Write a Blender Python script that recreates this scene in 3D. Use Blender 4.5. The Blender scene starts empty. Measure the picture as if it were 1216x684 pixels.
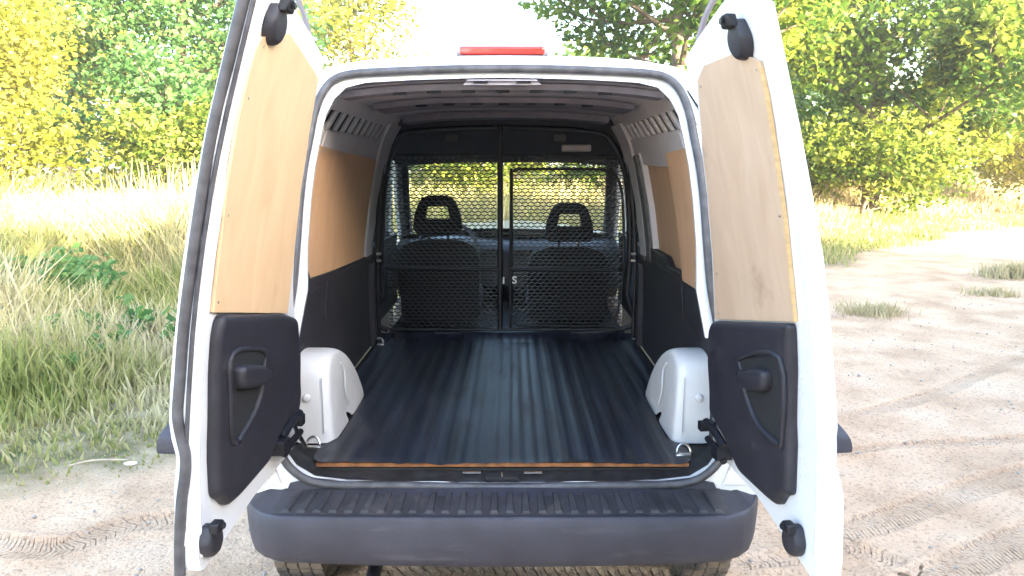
import bpy, bmesh, math, random
import numpy as np
from mathutils import Vector, Matrix, noise as mnoise
from mathutils.geometry import tessellate_polygon
R = math.radians
random.seed(7)
rng = np.random.default_rng(7)
SC = bpy.context.scene
COL = SC.collection

# ------------------------------------------------------------------ camera, world, sun, exposure
CAM = Vector((0.03, -2.17, 1.49)); FPX = 900.0; PITCH = R(9.28)
cd = bpy.data.cameras.new('camera'); cam = bpy.data.objects.new('camera', cd); COL.objects.link(cam)
cam.location = CAM; cam.rotation_euler = (R(90) - PITCH, 0, 0)
cd.sensor_width = 36; cd.lens = FPX / 1216 * 36; cd.clip_start = 0.05; cd.clip_end = 2000
SC.camera = cam
SUN_AZ, SUN_EL = R(131), R(14.5)            # azimuth from +Y towards +X
w = bpy.data.worlds.new('World'); SC.world = w; w.use_nodes = True
nt = w.node_tree; sky = nt.nodes.new('ShaderNodeTexSky'); sky.sky_type = 'NISHITA'; sky.sun_disc = False
sky.sun_elevation = SUN_EL; sky.sun_rotation = SUN_AZ
sky.air_density = 1.0; sky.dust_density = 2.0; sky.ozone_density = 1.2
bg = nt.nodes['Background']; nt.links.new(sky.outputs[0], bg.inputs[0]); bg.inputs[1].default_value = 0.15
sl = bpy.data.lights.new('sun', 'SUN'); sun = bpy.data.objects.new('sun', sl); COL.objects.link(sun)
sl.energy = 5.0; sl.angle = R(0.55); sl.color = (1.0, 0.86, 0.60)
sd = Vector((math.sin(SUN_AZ) * math.cos(SUN_EL), math.cos(SUN_AZ) * math.cos(SUN_EL), math.sin(SUN_EL)))
sun.rotation_euler = sd.to_track_quat('Z', 'Y').to_euler()
SC.view_settings.view_transform = 'Standard'; SC.view_settings.look = 'None'
SC.view_settings.exposure = 3.7; SC.view_settings.gamma = 1.0
SC.render.engine = 'CYCLES'
SC.cycles.max_bounces = 7; SC.cycles.diffuse_bounces = 4; SC.cycles.transparent_max_bounces = 12
SC.cycles.caustics_reflective = False; SC.cycles.caustics_refractive = False

# ------------------------------------------------------------------ measuring helpers
def ray(u, v):
    a, b = (u - 608) / FPX, -(v - 342) / FPX
    c, s = math.cos(PITCH), math.sin(PITCH)
    return Vector((a, c + b * s, -s + b * c))
def on_ground(u, v, z=-.05):
    d = ray(u, v); return CAM + d * ((z - CAM.z) / d.z)
def on_y(u, v, y):
    d = ray(u, v); return CAM + d * ((y - CAM.y) / d.y)
def interp(tab):
    def f(t):
        if t <= tab[0][0]: return tab[0][1]
        for (a, p), (b, q) in zip(tab, tab[1:]):
            if t <= b: return p + (q - p) * (t - a) / (b - a)
        return tab[-1][1]
    return f
Yp = interp([(.3, 0), (.6, 0), (.85, .008), (1.04, .028), (1.24, .06), (1.42, .098), (1.57, .138), (1.7, .178), (1.81, .213), (1.92, .25)])
Bx = interp([(.28, .775), (.45, .80), (.6, .815), (.95, .812), (1.1, .795), (1.3, .758), (1.45, .722), (1.6, .675)])
Ix = interp([(.55, .705), (.9, .705), (1.1, .69), (1.3, .662), (1.5, .622), (1.6, .59), (1.72, .52)])

# ------------------------------------------------------------------ materials
def mat(name, col, rough=.6, metal=0, var=.12, scale=8, bump=0, bscale=60, spec=.5, col2=None, stretch=None, detail=4, coat=0, scuff=None):
    m = bpy.data.materials.new(name); m.use_nodes = True; n = m.node_tree.nodes; l = m.node_tree.links
    b = n['Principled BSDF']; b.inputs['Roughness'].default_value = rough; b.inputs['Metallic'].default_value = metal
    b.inputs['Specular IOR Level'].default_value = spec; b.inputs['Coat Weight'].default_value = coat
    tc = n.new('ShaderNodeTexCoord'); mp = n.new('ShaderNodeMapping'); l.new(tc.outputs['Object'], mp.inputs[0])
    if stretch: mp.inputs['Scale'].default_value = stretch
    nz = n.new('ShaderNodeTexNoise'); nz.inputs['Scale'].default_value = scale; nz.inputs['Detail'].default_value = detail
    l.new(mp.outputs[0], nz.inputs[0])
    rp = n.new('ShaderNodeValToRGB'); l.new(nz.outputs[0], rp.inputs[0])
    c2 = col2 or tuple(min(1, c * (1 + var)) for c in col)
    c1 = col if col2 else tuple(c * (1 - var) for c in col)
    rp.color_ramp.elements[0].position = .33; rp.color_ramp.elements[1].position = .67
    rp.color_ramp.elements[0].color = (*c1, 1); rp.color_ramp.elements[1].color = (*c2, 1)
    out = rp.outputs[0]
    if scuff:                      # worn, dusty or scratched patches: (colour, scale, threshold, strength, stretch)
        sc_, ss, th, am, stv = scuff
        m3 = n.new('ShaderNodeMapping'); m3.inputs['Scale'].default_value = stv; l.new(tc.outputs['Object'], m3.inputs[0])
        n3 = n.new('ShaderNodeTexNoise'); n3.inputs['Scale'].default_value = ss; n3.inputs['Detail'].default_value = 9; n3.inputs['Roughness'].default_value = .68; l.new(m3.outputs[0], n3.inputs[0])
        r3 = n.new('ShaderNodeValToRGB'); r3.color_ramp.elements[0].position = th; r3.color_ramp.elements[1].position = th + .14
        r3.color_ramp.elements[0].color = (0, 0, 0, 1); r3.color_ramp.elements[1].color = (am, am, am, 1); l.new(n3.outputs[0], r3.inputs[0])
        mx = n.new('ShaderNodeMix'); mx.data_type = 'RGBA'; l.new(r3.outputs[0], mx.inputs[0]); l.new(out, mx.inputs[6]); mx.inputs[7].default_value = (*sc_, 1)
        out = mx.outputs[2]
        ad = n.new('ShaderNodeMath'); ad.operation = 'MULTIPLY_ADD'; l.new(r3.outputs[0], ad.inputs[0]); ad.inputs[1].default_value = .35; ad.inputs[2].default_value = rough; l.new(ad.outputs[0], b.inputs['Roughness'])
    l.new(out, b.inputs['Base Color'])
    if bump:
        nb = n.new('ShaderNodeTexNoise'); nb.inputs['Scale'].default_value = bscale; nb.inputs['Detail'].default_value = 3
        l.new(mp.outputs[0], nb.inputs[0]); bp = n.new('ShaderNodeBump'); bp.inputs['Strength'].default_value = bump
        bp.inputs['Distance'].default_value = .01
        l.new(nb.outputs[0], bp.inputs['Height']); l.new(bp.outputs[0], b.inputs['Normal'])
    return m
M = {}
M['paint'] = mat('white_paint', (.76, .77, .79), .25, var=.03, scale=3, coat=.4, scuff=((.50, .45, .38), 5, .60, .35, (1, 1, .5)))
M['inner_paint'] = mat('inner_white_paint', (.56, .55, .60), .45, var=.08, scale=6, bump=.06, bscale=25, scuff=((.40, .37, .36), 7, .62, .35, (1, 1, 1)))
M['arch_paint'] = mat('arch_white', (.74, .74, .75), .4, var=.06, scale=7, bump=.18, bscale=14, scuff=((.42, .39, .37), 5, .62, .4, (1, 1, .5)))
M['rubber'] = mat('seal_rubber', (.07, .068, .075), .5, var=.3, scale=30)
M['trim'] = mat('black_trim', (.021, .020, .028), .46, var=.2, scale=20, bump=.25, bscale=900, scuff=((.07, .065, .075), 9, .60, .5, (1, 1, 1)))
M['side_trim'] = mat('side_trim', (.024, .022, .031), .6, var=.25, scale=12, bump=.15, bscale=500)
M['bumper'] = mat('bumper_plastic', (.038, .037, .052), .5, var=.22, scale=6, bump=.35, bscale=420, detail=8, scuff=((.11, .105, .12), 7, .58, .45, (.6, 1, 3.5)))
M['step'] = mat('step_plastic', (.032, .030, .036), .6, var=.3, scale=14, bump=.3, bscale=300, scuff=((.12, .10, .09), 12, .55, .45, (1, 1, 1)))
M['mat'] = mat('mat_rubber', (.008, .009, .019), .38, var=.5, scale=5, bump=.15, bscale=160, stretch=(3, .6, 1), detail=8, scuff=((.07, .062, .06), 6, .52, .45, (3.2, .7, 1)))
M['sill'] = mat('sill_plastic', (.022, .022, .024), .45, var=.4, scale=40, bump=.15, bscale=200)
M['steel'] = mat('steel', (.55, .54, .52), .3, 1, var=.15, scale=40)
M['darkmetal'] = mat('black_metal', (.006, .006, .010), .5, var=.25, scale=30)
M['seat'] = mat('seat_fabric', (.007, .0065, .011), .9, var=.3, scale=60, bump=.3, bscale=500)
M['dash'] = mat('dash_plastic', (.008, .010, .018), .5, var=.2, scale=10)
M['liner'] = mat('headliner', (.055, .052, .065), .9, var=.1, scale=30)
M['beam'] = mat('beam_shaded_white', (.20, .19, .23), .6, var=.15, scale=20)  # beams are white too; their shade is put into this grey
M['slot'] = mat('slot_dark', (.012, .012, .014), .8)  # near-black; in the handle recess and roof rail it stands in for shade
M['under'] = mat('underbody', (.02, .019, .018), .8, var=.3)
M['tyre'] = mat('tyre_rubber', (.045, .042, .040), .85, var=.3, scale=20, bump=.3, bscale=100, scuff=((.22, .17, .125), 9, .42, .75, (1, 1, 1)))
M['rim'] = mat('rim_silver', (.55, .55, .56), .35, .6, var=.1)
M['red'] = mat('red_lens', (.58, .040, .028), .18, var=.1, scale=20, coat=.6)
M['lampgrey'] = mat('lamp_housing', (.32, .29, .32), .35, var=.1)
M['sticker'] = mat('sticker_white', (.8, .8, .8), .4, var=.02)
M['rust'] = mat('rusty_corner', (.66, .63, .60), .5, var=.08, scale=12, scuff=((.22, .10, .05), 16, .50, .9, (1, 1, 1)))
M['wood_edge'] = mat('ply_edge', (.60, .41, .20), .6, var=.12, scale=30, stretch=(1, 1, 3))
M['mud'] = mat('floor_ply_edge', (.36, .15, .06), .7, var=.4, scale=25)
M['bark'] = mat('bark', (.12, .09, .065), .9, var=.4, scale=12, bump=.6, bscale=30)
M['stone'] = mat('stone', (.36, .33, .30), .8, var=.2, scale=30)
M['stick'] = mat('dry_wood', (.40, .33, .24), .8, var=.2, scale=30)

def plywood(name, c1, c2, dirt):
    m = bpy.data.materials.new(name); m.use_nodes = True; n = m.node_tree.nodes; l = m.node_tree.links
    b = n['Principled BSDF']; b.inputs['Roughness'].default_value = .58; b.inputs['Specular IOR Level'].default_value = .4
    tc = n.new('ShaderNodeTexCoord'); mp = n.new('ShaderNodeMapping'); mp.inputs['Scale'].default_value = (5, 5, .8)
    l.new(tc.outputs['Object'], mp.inputs[0])
    nz = n.new('ShaderNodeTexNoise'); nz.inputs['Scale'].default_value = 3.5; nz.inputs['Detail'].default_value = 8; nz.inputs['Distortion'].default_value = .8
    l.new(mp.outputs[0], nz.inputs[0])
    rp = n.new('ShaderNodeValToRGB'); rp.color_ramp.elements[0].position = .3; rp.color_ramp.elements[1].position = .7
    rp.color_ramp.elements[0].color = (*c1, 1); rp.color_ramp.elements[1].color = (*c2, 1); l.new(nz.outputs[0], rp.inputs[0])
    n2 = n.new('ShaderNodeTexNoise'); n2.inputs['Scale'].default_value = 9; n2.inputs['Detail'].default_value = 6; l.new(tc.outputs['Object'], n2.inputs[0])
    r2 = n.new('ShaderNodeValToRGB'); r2.color_ramp.elements[0].position = .62; r2.color_ramp.elements[1].position = .78
    r2.color_ramp.elements[0].color = (0, 0, 0, 1); r2.color_ramp.elements[1].color = (dirt, dirt, dirt, 1); l.new(n2.outputs[0], r2.inputs[0])
    mx = n.new('ShaderNodeMix'); mx.data_type = 'RGBA'; l.new(r2.outputs[0], mx.inputs[0]); l.new(rp.outputs[0], mx.inputs[6])
    mx.inputs[7].default_value = (c1[0] * .45, c1[1] * .42, c1[2] * .42, 1)
    l.new(mx.outputs[2], b.inputs['Base Color'])
    return m
M['ply_l'] = plywood('plywood_yellow', (.63, .425, .245), (.71, .495, .30), .35)
M['ply_r'] = plywood('plywood_worn', (.50, .35, .24), (.575, .42, .30), .6)
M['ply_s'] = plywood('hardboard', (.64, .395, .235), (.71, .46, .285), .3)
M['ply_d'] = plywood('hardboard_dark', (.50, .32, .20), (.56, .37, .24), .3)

def glassmat():
    m = bpy.data.materials.new('window_glass'); m.use_nodes = True; n = m.node_tree.nodes; l = m.node_tree.links
    n.remove(n['Principled BSDF']); o = n['Material Output']
    t = n.new('ShaderNodeBsdfTransparent'); t.inputs[0].default_value = (.94, .97, .95, 1)
    g = n.new('ShaderNodeBsdfGlossy'); g.inputs['Roughness'].default_value = .03
    f = n.new('ShaderNodeFresnel'); f.inputs[0].default_value = 1.3
    mx = n.new('ShaderNodeMixShader'); l.new(f.outputs[0], mx.inputs[0]); l.new(t.outputs[0], mx.inputs[1]); l.new(g.outputs[0], mx.inputs[2])
    l.new(mx.outputs[0], o.inputs[0]); return m
M['glass'] = glassmat()

def leafmat(name, stops, trans=.52, rough=.5):
    m = bpy.data.materials.new(name); m.use_nodes = True; n = m.node_tree.nodes; l = m.node_tree.links
    b = n['Principled BSDF']; b.inputs['Roughness'].default_value = rough; b.inputs['Specular IOR Level'].default_value = .3; o = n['Material Output']
    at = n.new('ShaderNodeAttribute'); at.attribute_name = 'tint'
    rp = n.new('ShaderNodeValToRGB'); l.new(at.outputs['Fac'], rp.inputs[0])
    el = rp.color_ramp.elements
    while len(el) < len(stops): el.new(.5)
    for e, (p, c) in zip(el, stops): e.position = p; e.color = (*c, 1)
    l.new(rp.outputs[0], b.inputs['Base Color'])
    t = n.new('ShaderNodeBsdfTranslucent'); l.new(rp.outputs[0], t.inputs[0])
    mx = n.new('ShaderNodeMixShader'); mx.inputs[0].default_value = trans
    l.new(b.outputs[0], mx.inputs[1]); l.new(t.outputs[0], mx.inputs[2]); l.new(mx.outputs[0], o.inputs[0])
    return m
M['leaf_mid'] = leafmat('leaf_mid_green', [(0, (.06, .11, .015)), (.5, (.19, .24, .03)), (1, (.40, .41, .08))])
M['leaf_green'] = leafmat('leaf_green', [(0, (.05, .11, .02)), (.5, (.12, .21, .025)), (1, (.32, .36, .05))])
M['leaf_yellow'] = leafmat('leaf_yellow_green', [(0, (.15, .18, .02)), (.5, (.32, .31, .04)), (1, (.56, .50, .14))])
M['leaf_cool'] = leafmat('leaf_cool_green', [(0, (.05, .13, .04)), (.5, (.11, .24, .07)), (1, (.20, .33, .10))])
M['grass'] = leafmat('grass_blades', [(0, (.17, .21, .05)), (.35, (.31, .32, .11)), (.6, (.44, .39, .20)), (1, (.62, .55, .37))], .35, .6)
M['straw'] = leafmat('straw', [(0, (.34, .28, .13)), (.5, (.50, .42, .24)), (1, (.62, .54, .36))], .35, .6)

# ------------------------------------------------------------------ object helpers
def tag(o, label=None, cat=None, group=None, kind=None):
    if label: o['label'] = label
    if cat: o['category'] = cat
    if group: o['group'] = group
    if kind: o['kind'] = kind
    return o
def empty(name, loc=(0, 0, 0), parent=None):
    o = bpy.data.objects.new(name, None); COL.objects.link(o); o.location = loc; o.empty_display_size = .1
    if parent: o.parent = parent
    return o
def obj(name, me, m, parent=None, smooth=35, bevel=0, seg=2):
    """link a bmesh / mesh as one object; geometry is in world space, the parent's Empty sits at its own base"""
    if isinstance(me, bmesh.types.BMesh):
        bm = me; me = bpy.data.meshes.new(name)
        bmesh.ops.recalc_face_normals(bm, faces=bm.faces[:]); bm.to_mesh(me); bm.free()
    o = bpy.data.objects.new(name, me); COL.objects.link(o)
    for mm in (m if isinstance(m, (list, tuple)) else [m]): me.materials.append(mm)
    if parent:
        o.parent = parent
        p, off = parent, Vector()
        while p: off += p.location; p = p.parent
        o.location = -off
    if smooth:
        me.shade_smooth(); me.set_sharp_from_angle(angle=R(smooth))
    if bevel:
        b = o.modifiers.new('bevel', 'BEVEL'); b.width = bevel; b.segments = seg; b.limit_method = 'ANGLE'; b.angle_limit = R(40)
        b.use_clamp_overlap = True; b.harden_normals = False
    return o
def box(bm, x0, x1, y0, y1, z0, z1, f=None):
    vs = [bm.verts.new(f(x, y, z) if f else (x, y, z)) for x in (x0, x1) for y in (y0, y1) for z in (z0, z1)]
    for q in ((0, 1, 3, 2), (4, 6, 7, 5), (0, 4, 5, 1), (2, 3, 7, 6), (0, 2, 6, 4), (1, 5, 7, 3)): bm.faces.new([vs[i] for i in q])
def newbox(*a): bm = bmesh.new(); box(bm, *a); return bm
def tube(bm, pts, r, n=8, closed=False, cap=True):
    pts = [Vector(p) for p in pts]; N = len(pts); rr = r if isinstance(r, (list, tuple)) else [r] * N
    rings = []; up = None
    for i in range(N):
        a = pts[i - 1] if (i > 0 or closed) else pts[i]; b = pts[(i + 1) % N] if (i < N - 1 or closed) else pts[i]
        t = (b - a).normalized()
        if up is None: up = Vector((0, 0, 1)) if abs(t.z) < .9 else Vector((1, 0, 0))
        s = t.cross(up); s.normalize(); up = s.cross(t).normalized()
        rings.append([bm.verts.new(pts[i] + (s * math.cos(2 * math.pi * k / n) + up * math.sin(2 * math.pi * k / n)) * rr[i]) for k in range(n)])
    for i in range(N if closed else N - 1):
        A, B = rings[i], rings[(i + 1) % N]
        for k in range(n): bm.faces.new((A[k], A[(k + 1) % n], B[(k + 1) % n], B[k]))
    if cap and not closed: bm.faces.new(rings[0][::-1]); bm.faces.new(rings[-1])
def smoothpts(pts, sub=5, closed=False):
    P = [Vector(p) for p in pts]; N = len(P); out = []
    for i in range(N if closed else N - 1):
        g = (lambda k: P[k % N]) if closed else (lambda k: P[max(0, min(N - 1, k))])
        p0, p1, p2, p3 = g(i - 1), g(i), g(i + 1), g(i + 2)
        for k in range(sub):
            t = k / sub
            out.append(.5 * ((2 * p1) + (p2 - p0) * t + (2 * p0 - 5 * p1 + 4 * p2 - p3) * t * t + (3 * p1 - p0 - 3 * p2 + p3) * t ** 3))
    if not closed: out.append(P[-1])
    return out
def loft(bm, rings, closed=False, caps=False):
    V = [[bm.verts.new(p) for p in r] for r in rings]
    for A, B in zip(V, V[1:]):
        n = len(A)
        for k in range(n if closed else n - 1): bm.faces.new((A[k], A[(k + 1) % n], B[(k + 1) % n], B[k]))
    if caps: bm.faces.new(V[0][::-1]); bm.faces.new(V[-1])
    return V
def plate(poly, mapf, d0, d1, step=.06, stepa=0):
    """polygon (a, b) on a curved surface, with thickness from depth d0 to d1"""
    P = [Vector((a, b, 0)) for a, b in poly]
    if abs(P[0].x - P[-1].x) + abs(P[0].y - P[-1].y) < 1e-7: P.pop()
    b0 = bmesh.new(); vv = [b0.verts.new(p) for p in P]
    for t in tessellate_polygon([P]):
        a, b, c = (vv[i] for i in t)
        if ((b.co - a.co).cross(c.co - a.co)).length > 1e-10: b0.faces.new((a, b, c))
    for ax, st in ((1, step), (0, stepa)):
        if not st: continue
        vals = [p[ax] for p in poly]; lo, hi = min(vals), max(vals); n = int((hi - lo) / st)
        for k in range(1, n + 1):
            c = lo + (hi - lo) * k / (n + 1)
            co = [0, 0, 0]; no = [0, 0, 0]; co[ax] = c; no[ax] = 1
            bmesh.ops.bisect_plane(b0, geom=b0.verts[:] + b0.edges[:] + b0.faces[:], plane_co=co, plane_no=no, dist=1e-6)
    bm = bmesh.new(); A = {}; B = {}
    for v in b0.verts: A[v] = bm.verts.new(mapf(v.co.x, v.co.y, d0)); B[v] = bm.verts.new(mapf(v.co.x, v.co.y, d1))
    for f in b0.faces:
        bm.faces.new([A[v] for v in f.verts]); bm.faces.new([B[v] for v in reversed(f.verts)])
    for e in b0.edges:
        if len(e.link_faces) == 1:
            a, b = e.verts; bm.faces.new((A[a], A[b], B[b], B[a]))
    b0.free(); return bm
def roundpoly(poly, r, n=4):
    out = []; P = [Vector(p) for p in poly]; N = len(P)
    for i in range(N):
        p, a, b = P[i], P[i - 1], P[(i + 1) % N]
        da, db = (a - p), (b - p); k = min(r, da.length * .45, db.length * .45)
        s, e = p + da.normalized() * k, p + db.normalized() * k
        for j in range(n + 1):
            t = j / n; out.append(tuple((1 - t) ** 2 * s + 2 * t * (1 - t) * p + t * t * e))
    return out
def pillow(poly, mapf, d0, d1, r, seg=5):
    """moulded plate with a broad rounded edge: rings that step inwards as they rise from d0 to d1"""
    P = [Vector((a, b)) for a, b in poly]; N = len(P)
    if sum(P[i].x * P[(i + 1) % N].y - P[(i + 1) % N].x * P[i].y for i in range(N)) < 0: P.reverse()
    nr = []
    for i in range(N):
        e1 = (P[i] - P[i - 1]); e2 = (P[(i + 1) % N] - P[i]); e1 = e1.normalized() if e1.length > 1e-9 else e2.normalized(); e2 = e2.normalized() if e2.length > 1e-9 else e1
        v = Vector((-e1.y - e2.y, e1.x + e2.x)); v = v / max(.35, v.length_squared / 2) if v.length > 1e-6 else Vector((-e1.y, e1.x)); nr.append(v)
    bm = bmesh.new(); rings = [(0, d0)]
    for k in range(seg + 1):
        t = math.pi / 2 * k / seg; rings.append((r * (1 - math.cos(t)), d0 + (d1 - d0) * (.35 + .65 * math.sin(t))))
    V = [[bm.verts.new(mapf(P[i].x + nr[i].x * o, P[i].y + nr[i].y * o, d)) for i in range(N)] for o, d in rings]
    for A, B in zip(V, V[1:]):
        for i in range(N): bm.faces.new((A[i], A[(i + 1) % N], B[(i + 1) % N], B[i]))
    Q = [Vector((P[i].x + nr[i].x * r, P[i].y + nr[i].y * r, 0)) for i in range(N)]
    for t in tessellate_polygon([Q]):
        try: bm.faces.new([V[-1][i] for i in t])
        except ValueError: pass
    return bm
def densify(poly, st=.03):
    out = []
    for i in range(len(poly)):
        a, b = Vector(poly[i]), Vector(poly[(i + 1) % len(poly)]); n = max(1, int((b - a).length / st))
        out += [tuple(a.lerp(b, k / n)) for k in range(n)]
    return out
def lathe(bm, prof, axis_o, axis='x', n=32):
    rings = []
    for k in range(n):
        a = 2 * math.pi * k / n; c, s = math.cos(a), math.sin(a)
        rings.append([bm.verts.new((axis_o[0] + h, axis_o[1] + r * c, axis_o[2] + r * s) if axis == 'x' else
                                   (axis_o[0] + r * c, axis_o[1] + h, axis_o[2] + r * s)) for r, h in prof])
    for k in range(n):
        A, B = rings[k], rings[(k + 1) % n]
        for j in range(len(prof) - 1): bm.faces.new((A[j], A[j + 1], B[j + 1], B[j]))

# ================================================================== THE VAN
van = empty('cargo_van')
tag(van, 'white panel van seen from behind with both rear doors swung wide open', 'van')
def rear(a, b, d): return Vector((a, Yp(b) - d, b))                 # a point on the leaning rear plane
# opening (seal line), right half, bottom centre to top centre
OPEN = [(0, .53), (.15, .53), (.3, .531), (.48, .533), (.575, .545), (.63, .58), (.662, .63), (.672, .70), (.668, .82), (.645, .98), (.618, 1.12),
        (.606, 1.25), (.598, 1.38), (.588, 1.48), (.573, 1.57), (.559, 1.65), (.535, 1.71), (.50, 1.745), (.44, 1.760), (.3, 1.768), (.15, 1.773), (0, 1.775)]
ROOFO = [(0, 1.815), (.15, 1.814), (.3, 1.810), (.42, 1.800), (.52, 1.782), (.59, 1.750), (.64, 1.700), (.664, 1.64), (.675, 1.60)]
SIDE = [(Bx(z), z) for z in (1.6, 1.45, 1.3, 1.2, 1.1, .95, .8, .6, .50)]
for s in (1, -1):
    outer = ROOFO[:-1] + SIDE
    poly = [(s * a, b) for a, b in outer] + [(0, .50)] + [(s * a, b) for a, b in OPEN]
    obj('rear_frame', plate(poly, rear, 0, -.035, .07), M['paint'], van)
    # dented, slightly rusty corner under the hinge
    obj('corner_patch', plate([(s * .668, .535), (s * .80, .535), (s * .80, .70), (s * .695, .72), (s * .694, .62)], rear, .002, .008, .05), M['rust'], van)
    # painted flange inside the seal
    up = [p for p in OPEN if p[1] > .84]
    inner = [(max(0, a - .028 - (0.012 if b < 1.2 else 0)), b - (.026 if b > 1.70 else .012 if b > 1.6 else 0)) for a, b in up]
    inner[-1] = (0, 1.749)
    inner_top = [(-a, b) for a, b in inner if b > 1.50] + [(a, b) for a, b in inner[::-1] if b > 1.50][1:]
    obj('inner_flange', plate([(s * a, b) for a, b in up] + [(s * a, b) for a, b in inner[::-1]], rear, -.006, -.02, .05), M['paint'], van)
    # side skin with wheel arch and cab window
    arc = lambda yc, r: [(yc + r * math.cos(R(t)), .27 + r * math.sin(R(t))) for t in range(172, 4, -14)]
    poly = [(Yp(z) + .001, z) for z in (1.6, 1.45, 1.3, 1.1, .9, .6, .50)] + [(.19, .50), (.20, .32)] + arc(.56, .335) + arc(3.25, .345) + \
           [(3.86, .30), (3.93, .55), (3.88, .78), (3.2, .98), (3.1, 1.03), (2.02, 1.03), (2.02, 1.50), (2.50, 1.50), (2.42, 1.60)]
    obj('side_panel', plate(poly, lambda a, b, d: Vector((s * (Bx(b) - d) * (1 if a < 3 else 1 - .14 * (a - 3) ** 2), a, b)), 0, .012, .09, .3), M['paint'], van)
    bm = bmesh.new(); tube(bm, [(s * .74, 3.12, 1.0), (s * .72, 2.85, 1.24), (s * .675, 2.50, 1.56)], .028, 8)
    obj('windscreen_pillar', bm, M['paint'], van)
    bm = bmesh.new(); tube(bm, [(s * .695, 3.06, 1.0), (s * .675, 2.79, 1.24), (s * .635, 2.44, 1.55)], .040, 8)
    obj('pillar_trim', bm, M['liner'], van)
    obj('side_window', plate([(2.03, 1.03), (3.06, 1.03), (2.54, 1.50), (2.03, 1.50)], lambda a, b, d: Vector((s * (Bx(b) - .012 - d), a, b)), 0, .004, .1), M['glass'], van)
    obj('arch_moulding', plate([(.56 + .375 * math.cos(R(t)), .27 + .375 * math.sin(R(t))) for t in range(0, 181, 12)] +
                               [(.56 + .325 * math.cos(R(t)), .27 + .325 * math.sin(R(t))) for t in range(180, -1, -12)],
                               lambda a, b, d: Vector((s * (Bx(b) + d), a, b)), .002, .016, .1), M['bumper'], van)
    # tail lamp
    tl = obj('tail_lamp', plate(roundpoly([(s * .695, .78), (s * .80, .78), (s * .79, 1.12), (s * .70, 1.12)], .02), rear, .001, .02, .1), M['red'], van, bevel=.006)
# roof
stations = [(0, 0), (.35, .35), (1.2, 1.2), (2.1, 2.1), (2.5, 2.42)]
bm = bmesh.new(); full = [(-a, b) for a, b in ROOFO[::-1]] + ROOFO[1:]
rings = []
for k, (yy, _) in enumerate(stations):
    rings.append([Vector((a * (1 if k < 3 else .985), max(Yp(b) + .0, yy + (Yp(b) if k == 0 else 0)), b + (0, .012, .02, .005, -.035)[k] * (1 if b > 1.6 else 0))) for a, b in full])
loft(bm, rings); obj('roof', bm, M['paint'], van)
ob = van.children[-1]; sm = ob.modifiers.new('thick', 'SOLIDIFY'); sm.thickness = .012; sm.offset = -1
# nose
bm = bmesh.new()
rings = []
for y, z, hw in ((2.98, 1.06, .74), (3.2, 1.0, .765), (3.6, .93, .755), (3.86, .82, .70), (3.96, .65, .66), (3.97, .34, .64)):
    rings.append([Vector((hw * t, y - .10 * t * t * (1 if y > 3.3 else 0), z - .05 * t * t)) for t in np.linspace(-1, 1, 13)])
loft(bm, rings); obj('bonnet', bm, M['paint'], van)
ws = [[Vector((t * hw, y - .09 * t * t, z)) for t in np.linspace(-1, 1, 11)] for y, z, hw in ((3.06, 1.03, .71), (2.80, 1.29, .68), (2.52, 1.56, .63))]
bm = bmesh.new(); loft(bm, ws); obj('windscreen', bm, M['glass'], van)
obj('underbody', newbox(-.60, .60, .03, 3.8, .36, .515), M['under'], van)
# wheels
for s in (1, -1):
    for yc in (.56, 3.25):
        wh = empty('wheel', (s * .715, yc, .25), van)
        bm = bmesh.new(); lathe(bm, [(.19, -.085), (.27, -.088), (.293, -.075), (.30, -.05), (.301, .05), (.293, .075), (.27, .088), (.19, .085), (.19, -.085)], (s * .715, yc, .25), n=44)
        obj('tyre', bm, M['tyre'], wh)
        if yc < 1:
            bm = bmesh.new()
            for k in range(44):
                a = 2 * math.pi * k / 44
                for j, x in enumerate((-.066, -.024, .018, .06)):
                    aa = a + (.03 if j % 2 else 0) + .05
                    def f(px, py, pz, aa=aa): return (s * .715 + px, yc + (.297 + pz) * math.cos(aa + py), .25 + (.297 + pz) * math.sin(aa + py))
                    box(bm, x - .018, x + .018, -.05, .05, 0, .011, f)
            t = obj('tread', bm, M['tyre'], wh, smooth=0); t['kind'] = 'stuff'
        bm = bmesh.new(); lathe(bm, [(.02, s * .03), (.10, s * .04), (.15, s * .055), (.185, s * .07), (.19, s * .08)], (s * .715, yc, .25), n=28)
        obj('rim', bm, M['rim'], wh)

# bumper
def bump_y(x):
    a = abs(x); return -.18 + .02 * (a / .6) ** 2 + (0 if a < .60 else .25 * ((a - .60) / .21) ** 3.0)
prof = [(.185, .534), (.018, .508), (.012, .511), (.005, .510), (.0, .503), (-.004, .475), (-.004, .43), (.004, .385), (.016, .356), (.05, .338), (.19, .318)]
bm = bmesh.new(); rings = []
xs = [t * 1.035 for t in [-.785, -.775, -.76, -.74, -.71, -.67, -.62] + list(np.linspace(-.56, .56, 15)) + [.62, .67, .71, .74, .76, .775, .785]]
for i, x in enumerate(xs):
    rr = []
    for o, z in prof:
        k = min(1, abs(x) / .785)
        zz = z + (.012 * max(0, k - .55) if z < .45 else -.012 * k * k)
        rr.append(Vector((x * (1 - o * .25 * k), bump_y(x) + o * (1.0 if abs(x) < .7 else .6), zz)))
    rings.append(rr)
for s in (-1, 1):
    e = [Vector((s * .832 if o < .1 else s * .78, .24, z)) for o, z in prof]
    if s < 0: rings.insert(0, e)
    else: rings.append(e)
loft(bm, rings)
bumper = obj('bumper', bm, M['bumper'], van, smooth=50)
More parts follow.
